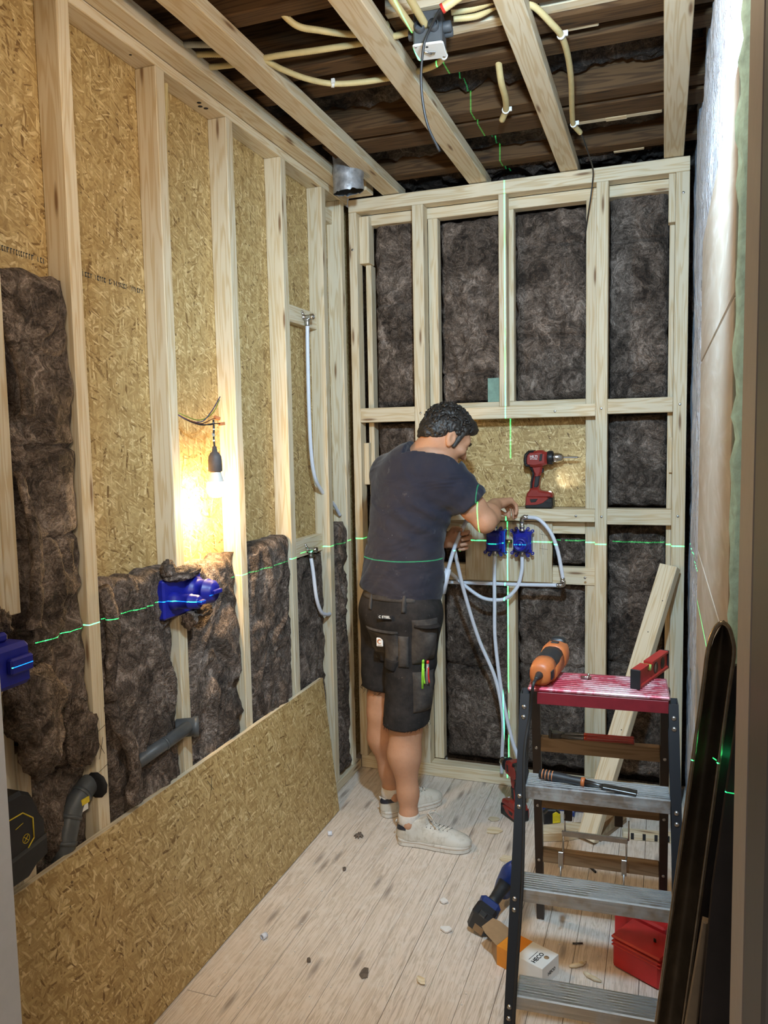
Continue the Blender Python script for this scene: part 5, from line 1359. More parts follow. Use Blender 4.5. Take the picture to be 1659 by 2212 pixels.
flap('torn insulation flap curling down beside the crossed pencil mark onto the panel', [(-1.405, 1.69, .92), (-1.385, 1.71, .84), (-1.375, 1.735, .78), (-1.375, 1.745, .70), (-1.378, 1.735, .64), (-1.374, 1.742, .615)], (.055, .032), .028, 1)
flap('long loose insulation fold along the left side of the lumpy slab', [(-1.41, 1.70, 1.23), (-1.395, 1.715, 1.12), (-1.40, 1.70, 1.0), (-1.398, 1.69, .92)], (.05, .03), .03, 2)
lump('tuft of torn insulation folded over the top of the double blue valve', (-1.382, 2.03, 1.215), (.028, .075, .020), 3)
lump('dark tuft of insulation against the cut end of the second stud', (-1.39, 1.965, 1.232), (.018, .022, .026), 4)
lump('pale tuft of torn insulation under the double blue valve', (-1.382, 2.055, 1.062), (.018, .030, .024), 5)
lump('small brown tuft of insulation lower right of the double blue valve', (-1.385, 2.13, 1.075), (.018, .045, .016), 6)
lump('big rounded lump of insulation hanging under the cut off blue valve', (-1.368, 1.395, 1.00), (.040, .075, .085), 7, .3)
lump('drooping lump of insulation in front of the lower stud stub', (-1.365, 1.405, .925), (.036, .055, .085), 8, .3)
lump('small drooping lump of insulation left of the pencil cross', (-1.385, 1.555, .875), (.030, .045, .075), 9, .4)
lump('pinkish strand of insulation over the cut off blue valve', (-1.36, 1.305, 1.222), (.012, .022, .030), 10, .5)
flap('thin fold of insulation behind the cut stud', [(-1.39, 1.415, 1.55), (-1.378, 1.43, 1.42), (-1.375, 1.435, 1.30), (-1.385, 1.425, 1.18)], (.022, .045), .022, 11)
flap('curled corner of insulation high up beside the cut stud', [(-1.40, 1.412, 1.88), (-1.385, 1.422, 1.80), (-1.378, 1.44, 1.72), (-1.382, 1.44, 1.68)], (.018, .045), .02, 12)
# ------------------------------------------------------------------ the person
class Field:
    def __init__(s, lo, hi, h):
        s.lo = np.array(lo, np.float32); s.h = h; s.n = np.ceil((np.array(hi)-np.array(lo))/h).astype(int)+1
        s.F = np.full(s.n, .2, np.float32); s.ax = [s.lo[i]+h*np.arange(s.n[i], dtype=np.float32) for i in range(3)]
    def block(s, lo, hi, m=.05):
        a = np.maximum(0, np.floor((np.array(lo)-m-s.lo)/s.h).astype(int)); b = np.minimum(s.n, np.ceil((np.array(hi)+m-s.lo)/s.h).astype(int)+1)
        if np.any(b <= a): return None, None
        sl = tuple(slice(a[i], b[i]) for i in range(3))
        g = np.meshgrid(*[s.ax[i][sl[i]] for i in range(3)], indexing='ij')
        return sl, np.stack(g, -1)
    def put(s, sl, d, k, op='add'):
        f = s.F[sl]
        if op == 'add':
            if k > 0: h = np.maximum(k-np.abs(f-d), 0)/k; s.F[sl] = np.minimum(f, d)-h*h*k*.25
            else: s.F[sl] = np.minimum(f, d)
        elif op == 'sub': s.F[sl] = np.maximum(f, -d)
    def ell(s, c, r, A=None, k=.03, op='add'):
        c = np.array(c, np.float32); A = np.eye(3) if A is None else np.array(A); R = max(r)
        sl, p = s.block(c-R, c+R)
        if sl is None: return
        q = (p-c) @ A.T.astype(np.float32); r = np.array(r, np.float32)
        k0 = np.linalg.norm(q/r, axis=-1); k1 = np.linalg.norm(q/(r*r), axis=-1)+1e-6
        s.put(sl, k0*(k0-1)/k1, k, op)
    def cone(s, a, b, ra, rb, k=.02, op='add', flat=None):
        a = np.array(a, np.float32); b = np.array(b, np.float32); R = max(ra, rb)
        sl, p = s.block(np.minimum(a, b)-R, np.maximum(a, b)+R)
        if sl is None: return
        ab = b-a; t = np.clip(((p-a) @ ab)/(ab @ ab), 0, 1)
        v = p-(a+t[..., None]*ab)
        if flat is not None:
            n = np.array(flat[0], np.float32); n = n/np.linalg.norm(n); dn = v @ n; v = v+(dn*(flat[1]-1))[..., None]*n
        s.put(sl, np.linalg.norm(v, axis=-1)-(ra+(rb-ra)*t), k, op)
    def chain(s, pts, rs, k=.012):
        for i in range(len(pts)-1): s.cone(pts[i], pts[i+1], rs[i], rs[i+1], k)
    def plane(s, p, n, region=None):
        """keep the half space behind n"""
        n = np.array(n, np.float32); n = n/np.linalg.norm(n); p = np.array(p, np.float32)
        if region is None: sl = tuple(slice(0, k) for k in s.n); 
        else: sl, _ = s.block(*region, m=0)
        g = np.meshgrid(*[s.ax[i][sl[i]] for i in range(3)], indexing='ij', sparse=True)
        d = (g[0]-p[0])*n[0]+(g[1]-p[1])*n[1]+(g[2]-p[2])*n[2]
        s.F[sl] = np.maximum(s.F[sl], d)
    def mesh(s):
        F = s.F; neg = F < 0
        c = np.zeros(tuple(np.array(F.shape)-1), np.int8)
        for i in (0, 1):
            for j in (0, 1):
                for k in (0, 1): c += neg[i:F.shape[0]-1+i, j:F.shape[1]-1+j, k:F.shape[2]-1+k]
        I = np.argwhere((c > 0) & (c < 8)); idx = np.full(c.shape, -1, np.int32); idx[tuple(I.T)] = np.arange(len(I))
        acc = np.zeros((len(I), 3)); cnt = np.zeros(len(I))
        E = [((0, 0, 0), (1, 0, 0)), ((0, 1, 0), (1, 1, 0)), ((0, 0, 1), (1, 0, 1)), ((0, 1, 1), (1, 1, 1)), ((0, 0, 0), (0, 1, 0)), ((1, 0, 0), (1, 1, 0)), ((0, 0, 1), (0, 1, 1)), ((1, 0, 1), (1, 1, 1)), ((0, 0, 0), (0, 0, 1)), ((1, 0, 0), (1, 0, 1)), ((0, 1, 0), (0, 1, 1)), ((1, 1, 0), (1, 1, 1))]
        for a, b in E:
            A = I+np.array(a); B = I+np.array(b); fa = F[tuple(A.T)]; fb = F[tuple(B.T)]
            m = (fa < 0) != (fb < 0); t = np.where(m, fa/np.where(m, fa-fb, 1), 0)
            acc += np.where(m[:, None], np.array(a)+t[:, None]*(np.array(b)-np.array(a)), 0); cnt += m
        V = (I+acc/cnt[:, None])*s.h+s.lo
        Q = []
        for ax in range(3):
            u, w = (ax+1) % 3, (ax+2) % 3
            n0 = np.take(neg, range(0, F.shape[ax]-1), ax); n1 = np.take(neg, range(1, F.shape[ax]), ax)
            X = np.argwhere(n0 != n1); X = X[(X[:, u] > 0) & (X[:, w] > 0) & (X[:, u] < F.shape[u]-1) & (X[:, w] < F.shape[w]-1)]
            eu = np.zeros(3, int); eu[u] = 1; ew = np.zeros(3, int); ew[w] = 1
            q = np.stack([idx[tuple((X-eu-ew).T)], idx[tuple((X-ew).T)], idx[tuple(X.T)], idx[tuple((X-eu).T)]], 1)
            fl = n0[tuple(X.T)]; q[~fl] = q[~fl][:, ::-1]; Q.append(q)
        Q = np.concatenate(Q); Q = Q[(Q >= 0).all(1)]
        return V, Q
def npmesh(name, V, Q, mat, parent, org):
    me = bpy.data.meshes.new(name); V = V-np.array(org)
    me.vertices.add(len(V)); me.vertices.foreach_set('co', V.astype(np.float32).ravel())
    me.loops.add(len(Q)*4); me.loops.foreach_set('vertex_index', Q.astype(np.int32).ravel())
    me.polygons.add(len(Q)); me.polygons.foreach_set('loop_start', np.arange(0, len(Q)*4, 4, dtype=np.int32)); me.polygons.foreach_set('loop_total', np.full(len(Q), 4, np.int32))
    me.update(calc_edges=True); me.polygons.foreach_set('use_smooth', np.ones(len(Q), bool)); me.validate()
    me.materials.append(MAT[mat]); ob = bpy.data.objects.new(name, me); COL.objects.link(ob)
    if parent is not None: ob.parent = parent; WM[ob.name] = WM[parent.name].copy()
    return ob
def smooth(V, Q, it=2, lam=.5):
    n = len(V)
    for _ in range(it):
        S = np.zeros((n, 3)); c = np.zeros(n)
        for a, b in ((0, 1), (1, 2), (2, 3), (3, 0)):
            np.add.at(S, Q[:, a], V[Q[:, b]]); np.add.at(S, Q[:, b], V[Q[:, a]]); np.add.at(c, Q[:, a], 1); np.add.at(c, Q[:, b], 1)
        V = V+lam*(S/np.maximum(c, 1)[:, None]-V)
    return V
def vnorm(V, Q):
    n = np.cross(V[Q[:, 2]]-V[Q[:, 0]], V[Q[:, 3]]-V[Q[:, 1]]); N = np.zeros_like(V)
    for a in range(4): np.add.at(N, Q[:, a], n)
    return N/np.maximum(np.linalg.norm(N, axis=1), 1e-9)[:, None]

def mat_skin():
    m = NB('skin'); v = m.obj(); a, _ = m.noise(v, 9, 4, .6); b, _ = m.noise(v, 120, 3, .6)
    c = m.mix(m.rampf(a, .3, .7), (.46, .225, .125), (.55, .29, .175)); c = m.mix(m.math('MULTIPLY', m.rampf(b, .55, .75), .25), c, (.34, .15, .085))
    m.out(c, .55, nrm=m.bump(b, .12, .001), **{'Subsurface Weight': .08, 'Subsurface Radius': (.02, .008, .004), 'Subsurface Scale': .4})
mat_skin()
def mat_shirt():
    m = NB('shirt_cloth'); v = m.obj(); a, _ = m.noise(v, 5, 4, .6); b, _ = m.noise(v, 600, 2, .6); d, _ = m.noise(v, 26, 5, .7)
    c = m.mix(m.rampf(a, .35, .7), (.022, .023, .037), (.037, .034, .043)); c = m.mix(m.math('MULTIPLY', m.rampf(d, .62, .74), .4), c, (.13, .125, .13))
    e, _ = m.noise(v, 85, 2, .5); s = m.rampf(e, .775, .80); c = m.mix(s, c, (.55, .55, .56))
    w, _ = m.noise(m.vmul(v, (1, 1, 1.9), rot=(.5, .35, 0)), 6, 2, .5, 1.2)
    m.out(c, .92, nrm=m.bump(w, .5, .030, m.bump(b, .15, .0006)), spec=.15, **{'Sheen Weight': .12, 'Sheen Roughness': .5})
mat_shirt()
def mat_shorts(name, base, lite):
    m = NB(name); v = m.obj(); a, _ = m.noise(v, 12, 6, .7); b, _ = m.noise(v, 500, 2, .6); d, _ = m.noise(v, 60, 4, .7)
    c = m.mix(m.rampf(a, .40, .72), base, lite); c = m.mix(m.math('MULTIPLY', m.rampf(d, .66, .74), .55), c, (.22, .20, .18))
    m.out(c, .9, nrm=m.bump(m.math('ADD', b, d), .2, .0008), spec=.15)
mat_shorts('shorts_cloth', (.018, .0165, .0165), (.042, .036, .034))
mat_shorts('shorts_panel', (.040, .036, .034), (.10, .088, .08))
flat('hair_dark', (.022, .017, .014), .5, var=.5, sc=90, bump=.6)
flat('hair_grey', (.045, .040, .036), .6, var=.5, sc=120, bump=.5)
worn('shoe_leather', (.60, .565, .50), (.34, .28, .20), .55, amt=.55, sc=16, bump=.06)
worn('shoe_sole', (.66, .62, .56), (.30, .25, .19), .6, amt=.58, sc=30)
flat('shoe_navy', (.016, .018, .032), .5)
flat('sock', (.66, .60, .54), .9, var=.06, sc=200, bump=.4)
flat('lace', (.62, .58, .52), .8, var=.1)
flat('denim_stitch', (.10, .10, .11), .9)

def person():
    ph = math.radians(27); Fv = np.array((math.sin(ph), math.cos(ph), 0)); Rv = np.array((math.cos(ph), -math.sin(ph), 0)); Uv = np.array((0, 0, 1.))
    AX = [Rv, Fv, Uv]
    ORG = (-.985, 2.96, 0)
    root = thing('person', 'man in a dark shirt and black work shorts, bending over the white pipes', 'person', ORG)
    # --- joints
    hipR, knR, anR = np.array((-.925, 2.925, .93)), np.array((-.958, 2.895, .50)), np.array((-.945, 2.868, .085))
    hipL, knL, anL = np.array((-1.085, 3.02, .93)), np.array((-1.112, 3.045, .49)), np.array((-1.090, 3.075, .085))
    shR, elR, wrR = np.array((-.800, 2.945, 1.472)), np.array((-.652, 2.985, 1.288)), np.array((-.662, 3.225, 1.332))
    shL, elL, wrL = np.array((-1.070, 3.095, 1.475)), np.array((-1.045, 3.265, 1.20)), np.array((-.872, 3.213, 1.178))
    chest = np.array((-.955, 3.015, 1.375)); neck0 = np.array((-.908, 3.045, 1.525)); hc = np.array((-.822, 3.050, 1.622))
    hp, hphi = math.radians(36), math.radians(52)
    hf = np.array((math.cos(hp)*math.sin(hphi), math.cos(hp)*math.cos(hphi), -math.sin(hp))); hu = np.array((math.sin(hp)*math.sin(hphi), math.sin(hp)*math.cos(hphi), math.cos(hp))); hr = np.cross(hf, hu)
    HA = [hr, hf, hu]
    def hd(r, f, u): return hc+hr*r+hf*f+hu*u
    # --- body
    G = Field((-1.24, 2.66, .04), (-.52, 3.44, 1.775), .0045)
    # head
    G.ell(hd(0, -.008, .022), (.077, .098, .092), HA, 0); G.ell(hd(0, .030, -.050), (.058, .062, .060), HA, .03); G.ell(hd(0, .066, -.085), (.030, .026, .022), HA, .025)
    G.ell(hd(0, .078, .020), (.056, .018, .024), HA, .02)
    G.cone(hd(0, .090, .012), hd(0, .113, -.026), .008, .0125, .012); G.ell(hd(.014, .098, -.030), (.009, .012, .009), HA, .008); G.ell(hd(-.014, .098, -.030), (.009, .012, .009), HA, .008)
    G.ell(hd(0, .090, -.058), (.024, .011, .007), HA, .008); G.ell(hd(0, .087, -.070), (.020, .010, .007), HA, .008)
    for s in (-1, 1):
        G.ell(hd(s*.045, .072, -.022), (.022, .02, .02), HA, .02); G.ell(hd(s*.032, .094, .002), (.016, .010, .011), HA, 0, 'sub'); G.ell(hd(s*.032, .084, .001), (.0125, .0125, .0115), HA, .002)
        e = hd(s*.078, -.004, -.012); EA = [hr, hf*.95+hu*.2, hu]; G.ell(e, (.010, .021, .032), EA, .006); G.ell(e+hr*s*.010+hf*.004, (.006, .011, .019), EA, 0, 'sub'); G.ell(hd(s*.076, .004, -.038), (.007, .009, .011), HA, .006)
    # neck and trunk
    G.cone(neck0-Fv*.01, hd(0, -.030, -.045), .064, .058, .03); G.cone(chest+Uv*.06, neck0, .085, .066, .05)
    G.ell(chest, (.165, .112, .17), AX, .05); G.ell((-.982, 2.985, 1.13), (.140, .110, .16), AX, .06); G.ell((-.995, 2.975, .965), (.150, .115, .12), AX, .06)
    G.cone(shR, shL, .062, .062, .05)
    # arms
    G.cone(shR, elR, .056, .043, .04); G.cone(shR*.55+elR*.45, shR*.3+elR*.7, .052, .048, .03); G.cone(elR, elR*.65+wrR*.35, .043, .046, .02); G.cone(elR*.65+wrR*.35, wrR, .046, .029, .02)
    G.cone(shL, elL, .056, .043, .04); G.cone(elL, elL*.6+wrL*.4, .043, .043, .02); G.cone(elL*.6+wrL*.4, wrL, .043, .029, .02)
    # hands
    def hand(W, a, n, s, curl, thumb):
        a = np.array(a, float); a /= np.linalg.norm(a); n = np.array(n, float); n -= a*(n @ a); n /= np.linalg.norm(n); s = np.array(s, float); s -= a*(s @ a)+n*(s @ n); s /= np.linalg.norm(s)
        G.cone(W-a*.01, W+a*.04, .026, .030, .015, flat=(n, 1.35))
        for k in (-1, 0, 1): G.cone(W+a*.03+s*k*.017, W+a*.080+s*k*.023, .017, .0150, .012)
        L = [(.044, .027, .021), (.047, .030, .022), (.043, .028, .021), (.034, .021, .019)]
        for i, (kk, ln) in enumerate(zip((.031, .0105, -.011, -.032), L)):
            p = W+a*(.083-.008*(abs(kk)/.03)**2)+s*kk; r = .0098-.0008*(i == 3); ang = 0
            for j, l in enumerate(ln):
                ang += curl[i][j]; d = a*math.cos(ang)+n*math.sin(ang); d = d+s*kk*.6; d /= np.linalg.norm(d); q = p+d*l
                G.cone(p, q, r, r*.93, .004); p = q; r *= .94
        p = W+a*.022+s*.026+n*.004; r = .0135
        for (da, dn, ds, l) in thumb:
            d = a*da+n*dn+s*ds; d /= np.linalg.norm(d); q = p+d*l; G.cone(p, q, r, r*.84, .008); p = q; r *= .84
    hand(wrR, (.42, .86, .10), (.30, .02, -.95), (-.86, .42, 0), [(.5, .9, .6), (.6, .9, .6), (.75, .95, .6), (.9, .95, .6)], [(.75, .35, .55, .040), (.85, .55, -.05, .034), (.8, .6, -.3, .026)])
    hand(wrL, (.96, -.05, .12), (.0, -1, -.08), (-.1, 0, 1), [(.55, 1.05, .7), (.65, 1.1, .7), (.75, 1.1, .7), (.85, 1.1, .7)], [(.7, .45, .6, .040), (.75, .65, .15, .034), (.75, .65, -.1, .026)])
    # legs
    def leg(hip, kn, an, back):
        back = np.array(back, float)
        G.cone(hip, kn, .082, .057, .05); G.cone(kn+Uv*.03, kn-Uv*.05, .056, .052, .04)
        cm = kn*.66+an*.34+back*.012; G.cone(kn-Uv*.05+back*.002, cm, .052, .058, .05); G.cone(cm, kn*.28+an*.72, .058, .039, .05); G.cone(kn*.28+an*.72, an+Uv*.02, .039, .034, .03); G.cone(an+Uv*.03, an, .035, .036, .02)
        for s in (-1, 1): G.ell(an+np.array((back[1], -back[0], 0))*s*.030, (.014, .014, .016), None, .02)
    leg(hipR, knR, anR, (-.96, -.2, 0)); leg(hipL, knL, anL, (-.7, -.7, 0))
    V, Q = G.mesh(); V = smooth(V, Q, 1, .4); body = npmesh('body', V, Q, 'skin', root, ORG)
    # --- hair
    HF = Field(hc-.16, hc+.16, .0035)
    HF.ell(hd(0, -.010, .025), (.0835, .104, .099), HA, 0); HF.ell(hd(0, -.078, -.026), (.056, .026, .046), HA, .03); HF.ell(hd(0, .058, .082), (.052, .040, .030), HA, .03)
    n_ = hu*.80-hf*.60; HF.plane(hd(0, -.004, -.002), -n_)
    V, Q = HF.mesh()
    if len(V):
        N = vnorm(V, Q); dsp = np.array([.0055*noise.noise(Vector(p)*38)+.0035*(1-2*abs(noise.noise(Vector(p)*90))) for p in V]); V = V+N*dsp[:, None]
        npmesh('hair', V, Q, 'hair_dark', root, ORG)
        tf = MB(); rr = random.Random(4)
        for k in range(240):
            th = rr.uniform(0, 2*math.pi); q = Vector((rr.gauss(0, 1), rr.gauss(0, 1), rr.gauss(.5, 1))).normalized()
            p = hc+hr*(q.x*.084)+hf*(-.010+q.y*.105)+hu*(.025+q.z*.100)
            if (p-hd(0, -.004, .012)) @ n_ < 0: continue
            nn = Vector(tuple(hr*q.x+hf*q.y+hu*q.z)); t1 = nn.orthogonal().normalized(); t1.rotate(Matrix.Rotation(rr.uniform(0, 6.28), 3, nn)); P0 = Vector(tuple(p)); L = rr.uniform(.010, .022)
            tf.tube([P0-t1*L*.5, P0+nn*.006, P0+t1*L*.6+nn*.004, P0+t1*L+nn*-.003], [.0035, .0042, .003, .0008], 5)
        tf.build('hair_locks', 'hair_dark', root)
    for s in (-1, 1):
        S = Field(hd(s*.07, .03, -.02)-.06, hd(s*.07, .03, -.02)+.06, .003)
        S.cone(hd(s*.068, .028, .045), hd(s*.069, .026, -.030), .016, .009, .01); S.cone(hd(s*.066, -.045, .02), hd(s*.060, -.062, -.035), .018, .010, .01)
        V, Q = S.mesh(); 
        if len(V): npmesh('sideburn', V, Q, 'hair_grey', root, ORG)
    for s in (-1, 1):
        m = MB(); m.tube(bez([tuple(hd(s*.018, .100, .020)), tuple(hd(s*.034, .096, .026)), tuple(hd(s*.052, .080, .020))], 4), [.003, .004, .0045, .005, .005, .0045, .004, .003, .002], 6); m.build('eyebrow', 'hair_dark', root)
        m = MB(); m.sphere(tuple(hd(s*.032, .0925, .001)), .0055, 8, 6); m.build('eye', 'ink', root)
    # --- shirt
    S = Field((-1.27, 2.74, .93), (-.62, 3.36, 1.66), .0045)
    S.ell((-.953, 3.012, 1.385), (.192, .142, .205), AX, 0); S.ell((-.985, 2.988, 1.14), (.172, .146, .24), AX, .08); S.ell((-1.000, 2.975, 1.0), (.178, .146, .16), AX, .05)
    S.cone(shR-Uv*.01, shL-Uv*.01, .074, .074, .06); S.ell((-.930, 2.985, 1.50), (.125, .085, .075), AX, .06); S.cone(neck0-Uv*.015, neck0+Uv*.018+Fv*.004, .085, .076, .04)
    slR = shR*.36+elR*.64; slL = shL*.4+elL*.6
    S.cone(shR, shR*.2+elR*.8, .080, .074, .04); S.cone(shL, shL*.2+elL*.8, .080, .072, .04)
    dR = (elR-shR)/np.linalg.norm(elR-shR); dL = (elL-shL)/np.linalg.norm(elL-shL)
    S.plane(slR, dR, (slR-.11+dR*.075, slR+.12+dR*.075)); S.plane(slL, dL, (slL-.10+dL*.07, slL+.12+dL*.07))
    S.cone(shR*.6+elR*.4, elR+dR*.06, .066, .062, 0, 'sub'); S.cone(shL*.6+elL*.4, elL+dL*.06, .064, .060, 0, 'sub')
    S.plane((-1.0, 2.97, .995), (-.17, .02, -1)); S.ell((-1.000, 2.975, .93), (.168, .136, .115), AX, 0, 'sub')
    nk = hd(0, -.030, -.045)-neck0; nk /= np.linalg.norm(nk); S.plane(neck0+nk*.030, nk, (neck0-.10+nk*.10, neck0+.12+nk*.10)); S.cone(neck0, neck0+nk*.12, .068, .066, 0, 'sub')
    V, Q = S.mesh(); V = smooth(V, Q, 2, .5); N = vnorm(V, Q)
    dsp = []
    for p in V:
        v = Vector(p); z = v.z; w = noise.noise(v*4.0)
        low = max(0, 1-abs(z-1.10)/.24)
        diag = math.sin((z*1.0-(v.x*.55-v.y*.25))*62+w*7)
        e = .009*low*max(0, diag)*(.4+.6*abs(noise.noise(v*5+Vector((3, 1, 2)))))
        arm = max(0, 1-(v-Vector(tuple(shR*.5+elR*.5))).length/.15); e += .007*arm*math.sin((v.x*.7-z*.9+v.y*.3)*95+w*5)
        bk = max(0, 1-abs(z-1.30)/.2)*max(0, 1-(v-Vector((-.86, 2.9, 1.28))).length/.22); e += .009*bk*math.sin((z+v.x*.8)*70+w*6)
        e += .006*noise.noise(v*7)+.003*noise.noise(v*19)
        dsp.append(e)
    V = V+N*np.array(dsp)[:, None]; shirt = npmesh('t_shirt', V, Q, 'shirt_cloth', root, ORG)
    # --- shorts
    def shorts_field(h, lo=(-1.28, 2.72, .42), hi=(-.70, 3.24, 1.08)):
        T_ = Field(lo, hi, h)
        T_.ell((-.997, 2.972, .955), (.168, .142, .155), AX, 0); T_.ell((-.995, 2.94, .905), (.158, .132, .11), AX, .05)
        for hip, kn, ra, rb in ((hipR, knR, .108, .094), (hipL, knL, .104, .086)): T_.cone(hip-Uv*.02, kn-Uv*.02, ra, rb, .045)
        return T_
    K = shorts_field(.0045)
    K.plane((-.95, 2.9, .487), (.05, .10, -1), ((-1.06, 2.72, .40), (-.70, 2.975, .62)))
    K.plane((-1.11, 3.05, .575), (-.1, -.05, -1), ((-1.28, 2.93, .40), (-1.018, 3.24, .66)))
    K.cone(knR-Uv*.05, knR+Uv*.06, .082, .078, 0, 'sub'); K.cone(knL-Uv*.05, knL+Uv*.14, .075, .072, 0, 'sub')
    K.plane((-1, 2.97, 1.035), (0, 0, 1))
    V, Q = K.mesh(); V = smooth(V, Q, 2, .5); N = vnorm(V, Q)
    dsp = [.004*noise.noise(Vector(p)*10)+.005*max(0, 1-abs(p[2]-.64)/.2)*math.sin((p[2]+p[0]*.6)*70+4*noise.noise(Vector(p)*5))*abs(noise.noise(Vector(p)*6+Vector((2, 2, 2)))) for p in V]
    V = V+N*np.array(dsp)[:, None]; shorts = npmesh('work_shorts', V, Q, 'shorts_cloth', root, ORG)
    # pockets: patches that follow the cloth, standing off it
    from mathutils.bvhtree import BVHTree
    bvh = BVHTree.FromPolygons([tuple(p) for p in V], [tuple(int(i) for i in q) for q in Q])
    def surf(p, d):
        """first point of the shorts along a ray"""
        h_ = bvh.ray_cast(Vector(p), Vector(d).normalized()); return h_[0], h_[1]
    def patch(name, c, n, w, hgt, off, mat, tl=0, bl=0, nx=16, ny=18, bulge=0.0, shape=None, parent=None):
        """cloth panel: grid dropped on the shorts along -n"""
        c = Vector(c); n = Vector(n).normalized(); r = n.cross(Vector((0, 0, 1))); r = Vector((0, 0, 1)).cross(n).normalized(); u = n.cross(r).normalized()
        r = -r if False else r; v = []; f = []
        for j in range(ny+1):
            for i in range(nx+1):
                s, t = i/nx, j/ny; x = (s-.5)*w; y = (t-.5)*hgt
                if shape: x, y = shape(s, t, x, y)
                p = c+r*x+u*y; h_ = bvh.ray_cast(p+n*.3, -n); q = h_[0] if h_[0] is not None else None
                if q is None:
                    q = p-n*.02
                e = min(1, min(s, 1-s)*8, min(t, 1-t)*8); v.append(q+n*(off*(.25+.75*e)+bulge*math.sin(math.pi*s)*math.sin(math.pi*min(1, t*1.0))))
        W_ = nx+1
        for j in range(ny):
            for i in range(nx): f.append((j*W_+i, j*W_+i+1, (j+1)*W_+i+1, (j+1)*W_+i))
        rim = list(range(W_))+[j*W_+nx for j in range(1, ny+1)]+[ny*W_+i for i in range(nx-1, -1, -1)]+[j*W_ for j in range(ny-1, 0, -1)]; b = len(v)
        for k in rim: v.append(v[k]-n*(off+.012))
        L = len(rim)
        for k in range(L): f.append((rim[k], b+k, b+(k+1) % L, rim[(k+1) % L]))
        m = MB(); m.add(v, f, True); return m.build(name, mat, parent or root), v
    vd = Vector((.285, -.955, -.05)).normalized()                       # roughly towards the doorway
    nb_ = Vector((-.02, -1, 0)).normalized(); ns = Vector((.75, -.66, 0)).normalized()
    bpk, _ = patch('back_pocket', (-1.035, 2.80, .800), nb_, .155, .150, .007, 'shorts_panel', shape=lambda s, t, x, y: (x*(.82+.18*t) if t < .3 else x, y), parent=shorts)
    patch('pocket_flap', (-1.03, 2.80, .735), nb_, .150, .045, .013, 'shorts_cloth', shape=lambda s, t, x, y: (x*(.70+.30*t), y), parent=shorts)
    patch('pocket_hem', (-1.035, 2.80, .868), nb_, .158, .012, .012, 'shorts_panel', nx=14, ny=3, parent=shorts)
    patch('hammer_loop', (-.925, 2.78, .795), Vector((.35, -.93, 0)), .040, .125, .011, 'shorts_panel', nx=6, parent=shorts)
    hol, hv = patch('holster_pocket', (-.845, 2.83, .835), ns, .105, .175, .016, 'shorts_panel', bulge=.026, shape=lambda s, t, x, y: (x*(.92+.1*t), y+(.012 if s > .5 else 0)*(1-t)), parent=shorts)
    patch('holster_band', (-.845, 2.83, .900), ns, .100, .012, .048, 'shorts_cloth', nx=10, ny=3, bulge=.010, parent=shorts)
    patch('thigh_pocket', (-.845, 2.83, .635), ns, .095, .160, .012, 'shorts_panel', bulge=.012, parent=shorts)
    patch('waistband', (-1.02, 2.80, 1.005), nb_, .25, .040, .006, 'shorts_panel', nx=20, ny=5, parent=shorts)
    for x in (-1.075, -.93): patch('belt_loop', (x, 2.78, .985), Vector((.1, -1, 0)), .016, .075, .013, 'shorts_panel', nx=4, ny=8, parent=shorts)
    fr = MB(); rr = random.Random(12)
    for (c_, rad, z_) in ((knR, .094, .492), (knL, .086, .578)):
        for k in range(46):
            a_ = rr.uniform(0, 6.283); q = Vector((c_[0]+rad*math.cos(a_), c_[1]+rad*math.sin(a_), z_+rr.uniform(-.002, .012))); fr.tube([q, q+Vector((rr.uniform(-.006, .006), rr.uniform(-.006, .006), -.010)), q+Vector((rr.uniform(-.012, .012), rr.uniform(-.012, .012), -rr.uniform(.014, .026)))], [.0009, .0008, .0004], 4)
    fr.build('frayed_threads', 'shorts_cloth', shorts)
    # name tab, leather label, pens
    def stick(px, n, off):
        h_ = bvh.ray_cast(Vector(px)+Vector(n)*.3, -Vector(n)); q = h_[0]; return q+Vector(n)*off
    def tagM(p, n):
        n = Vector(n).normalized(); x = Vector((0, 0, 1)).cross(n).normalized(); return frame(p, x, y=(0, 0, 1))
    n1 = Vector((-.02, -1, .06)).normalized(); p = stick((-1.003, 2.80, .932), n1, .016); M = tagM(p, n1)
    MB().box(-.030, .030, -.009, .009, -.004, .0, .001, M).build('name_tab', 'ink', shorts); lettering('C STEEL', .0135, 'white_card', shorts, M @ T(0, 0, .0006))
    p = stick((-1.042, 2.80, .823), n1, .024); M = tagM(p, n1)
    lb_ = MB().box(-.0135, .0135, -.017, .017, -.006, .0, .0015, M).build('logo_label', 'white_card', shorts)
    ring = [(.0078*math.cos(a)+.0005, .0078*math.sin(a)+.003, .0006) for a in [math.radians(40+i*17.5) for i in range(17)]]; m = MB(); m.tube([M @ Vector(q) for q in ring], [.0012+.0016*math.sin(math.pi*min(1, i/13)) for i in range(17)], 6); m.build('logo', 'orange_clip', lb_)
    lettering('carhartt', .0055, 'brown_card', lb_, M @ T(0, -.011, .0006), bold=False)
    def pen(label, c, mat, cl, L=.10):
        c = Vector(c); t = thing('pen', label, 'pen', c, group='pens in the thigh pocket'); d = Vector((.04, .02, 1)).normalized()
        MB().tube([c-d*L*.7, c+d*L*.3], .0052, 10).build('barrel', cl, t); MB().tube([c+d*L*.30, c+d*L*.45], [.0056, .0050], 10).build('cap', mat, t)
        q = c+Vector((.006, -.010, 0)); MB().tube(bez([q+d*.012, q+Vector((.001, -.002, -.02)), q+Vector((.004, 0, -.048))], 4), [.0032]*9, 6).build('clip', mat, t)
    s1 = stick((-.873, 2.83, .725), ns, .018); s2 = stick((-.848, 2.83, .728), ns, .022)
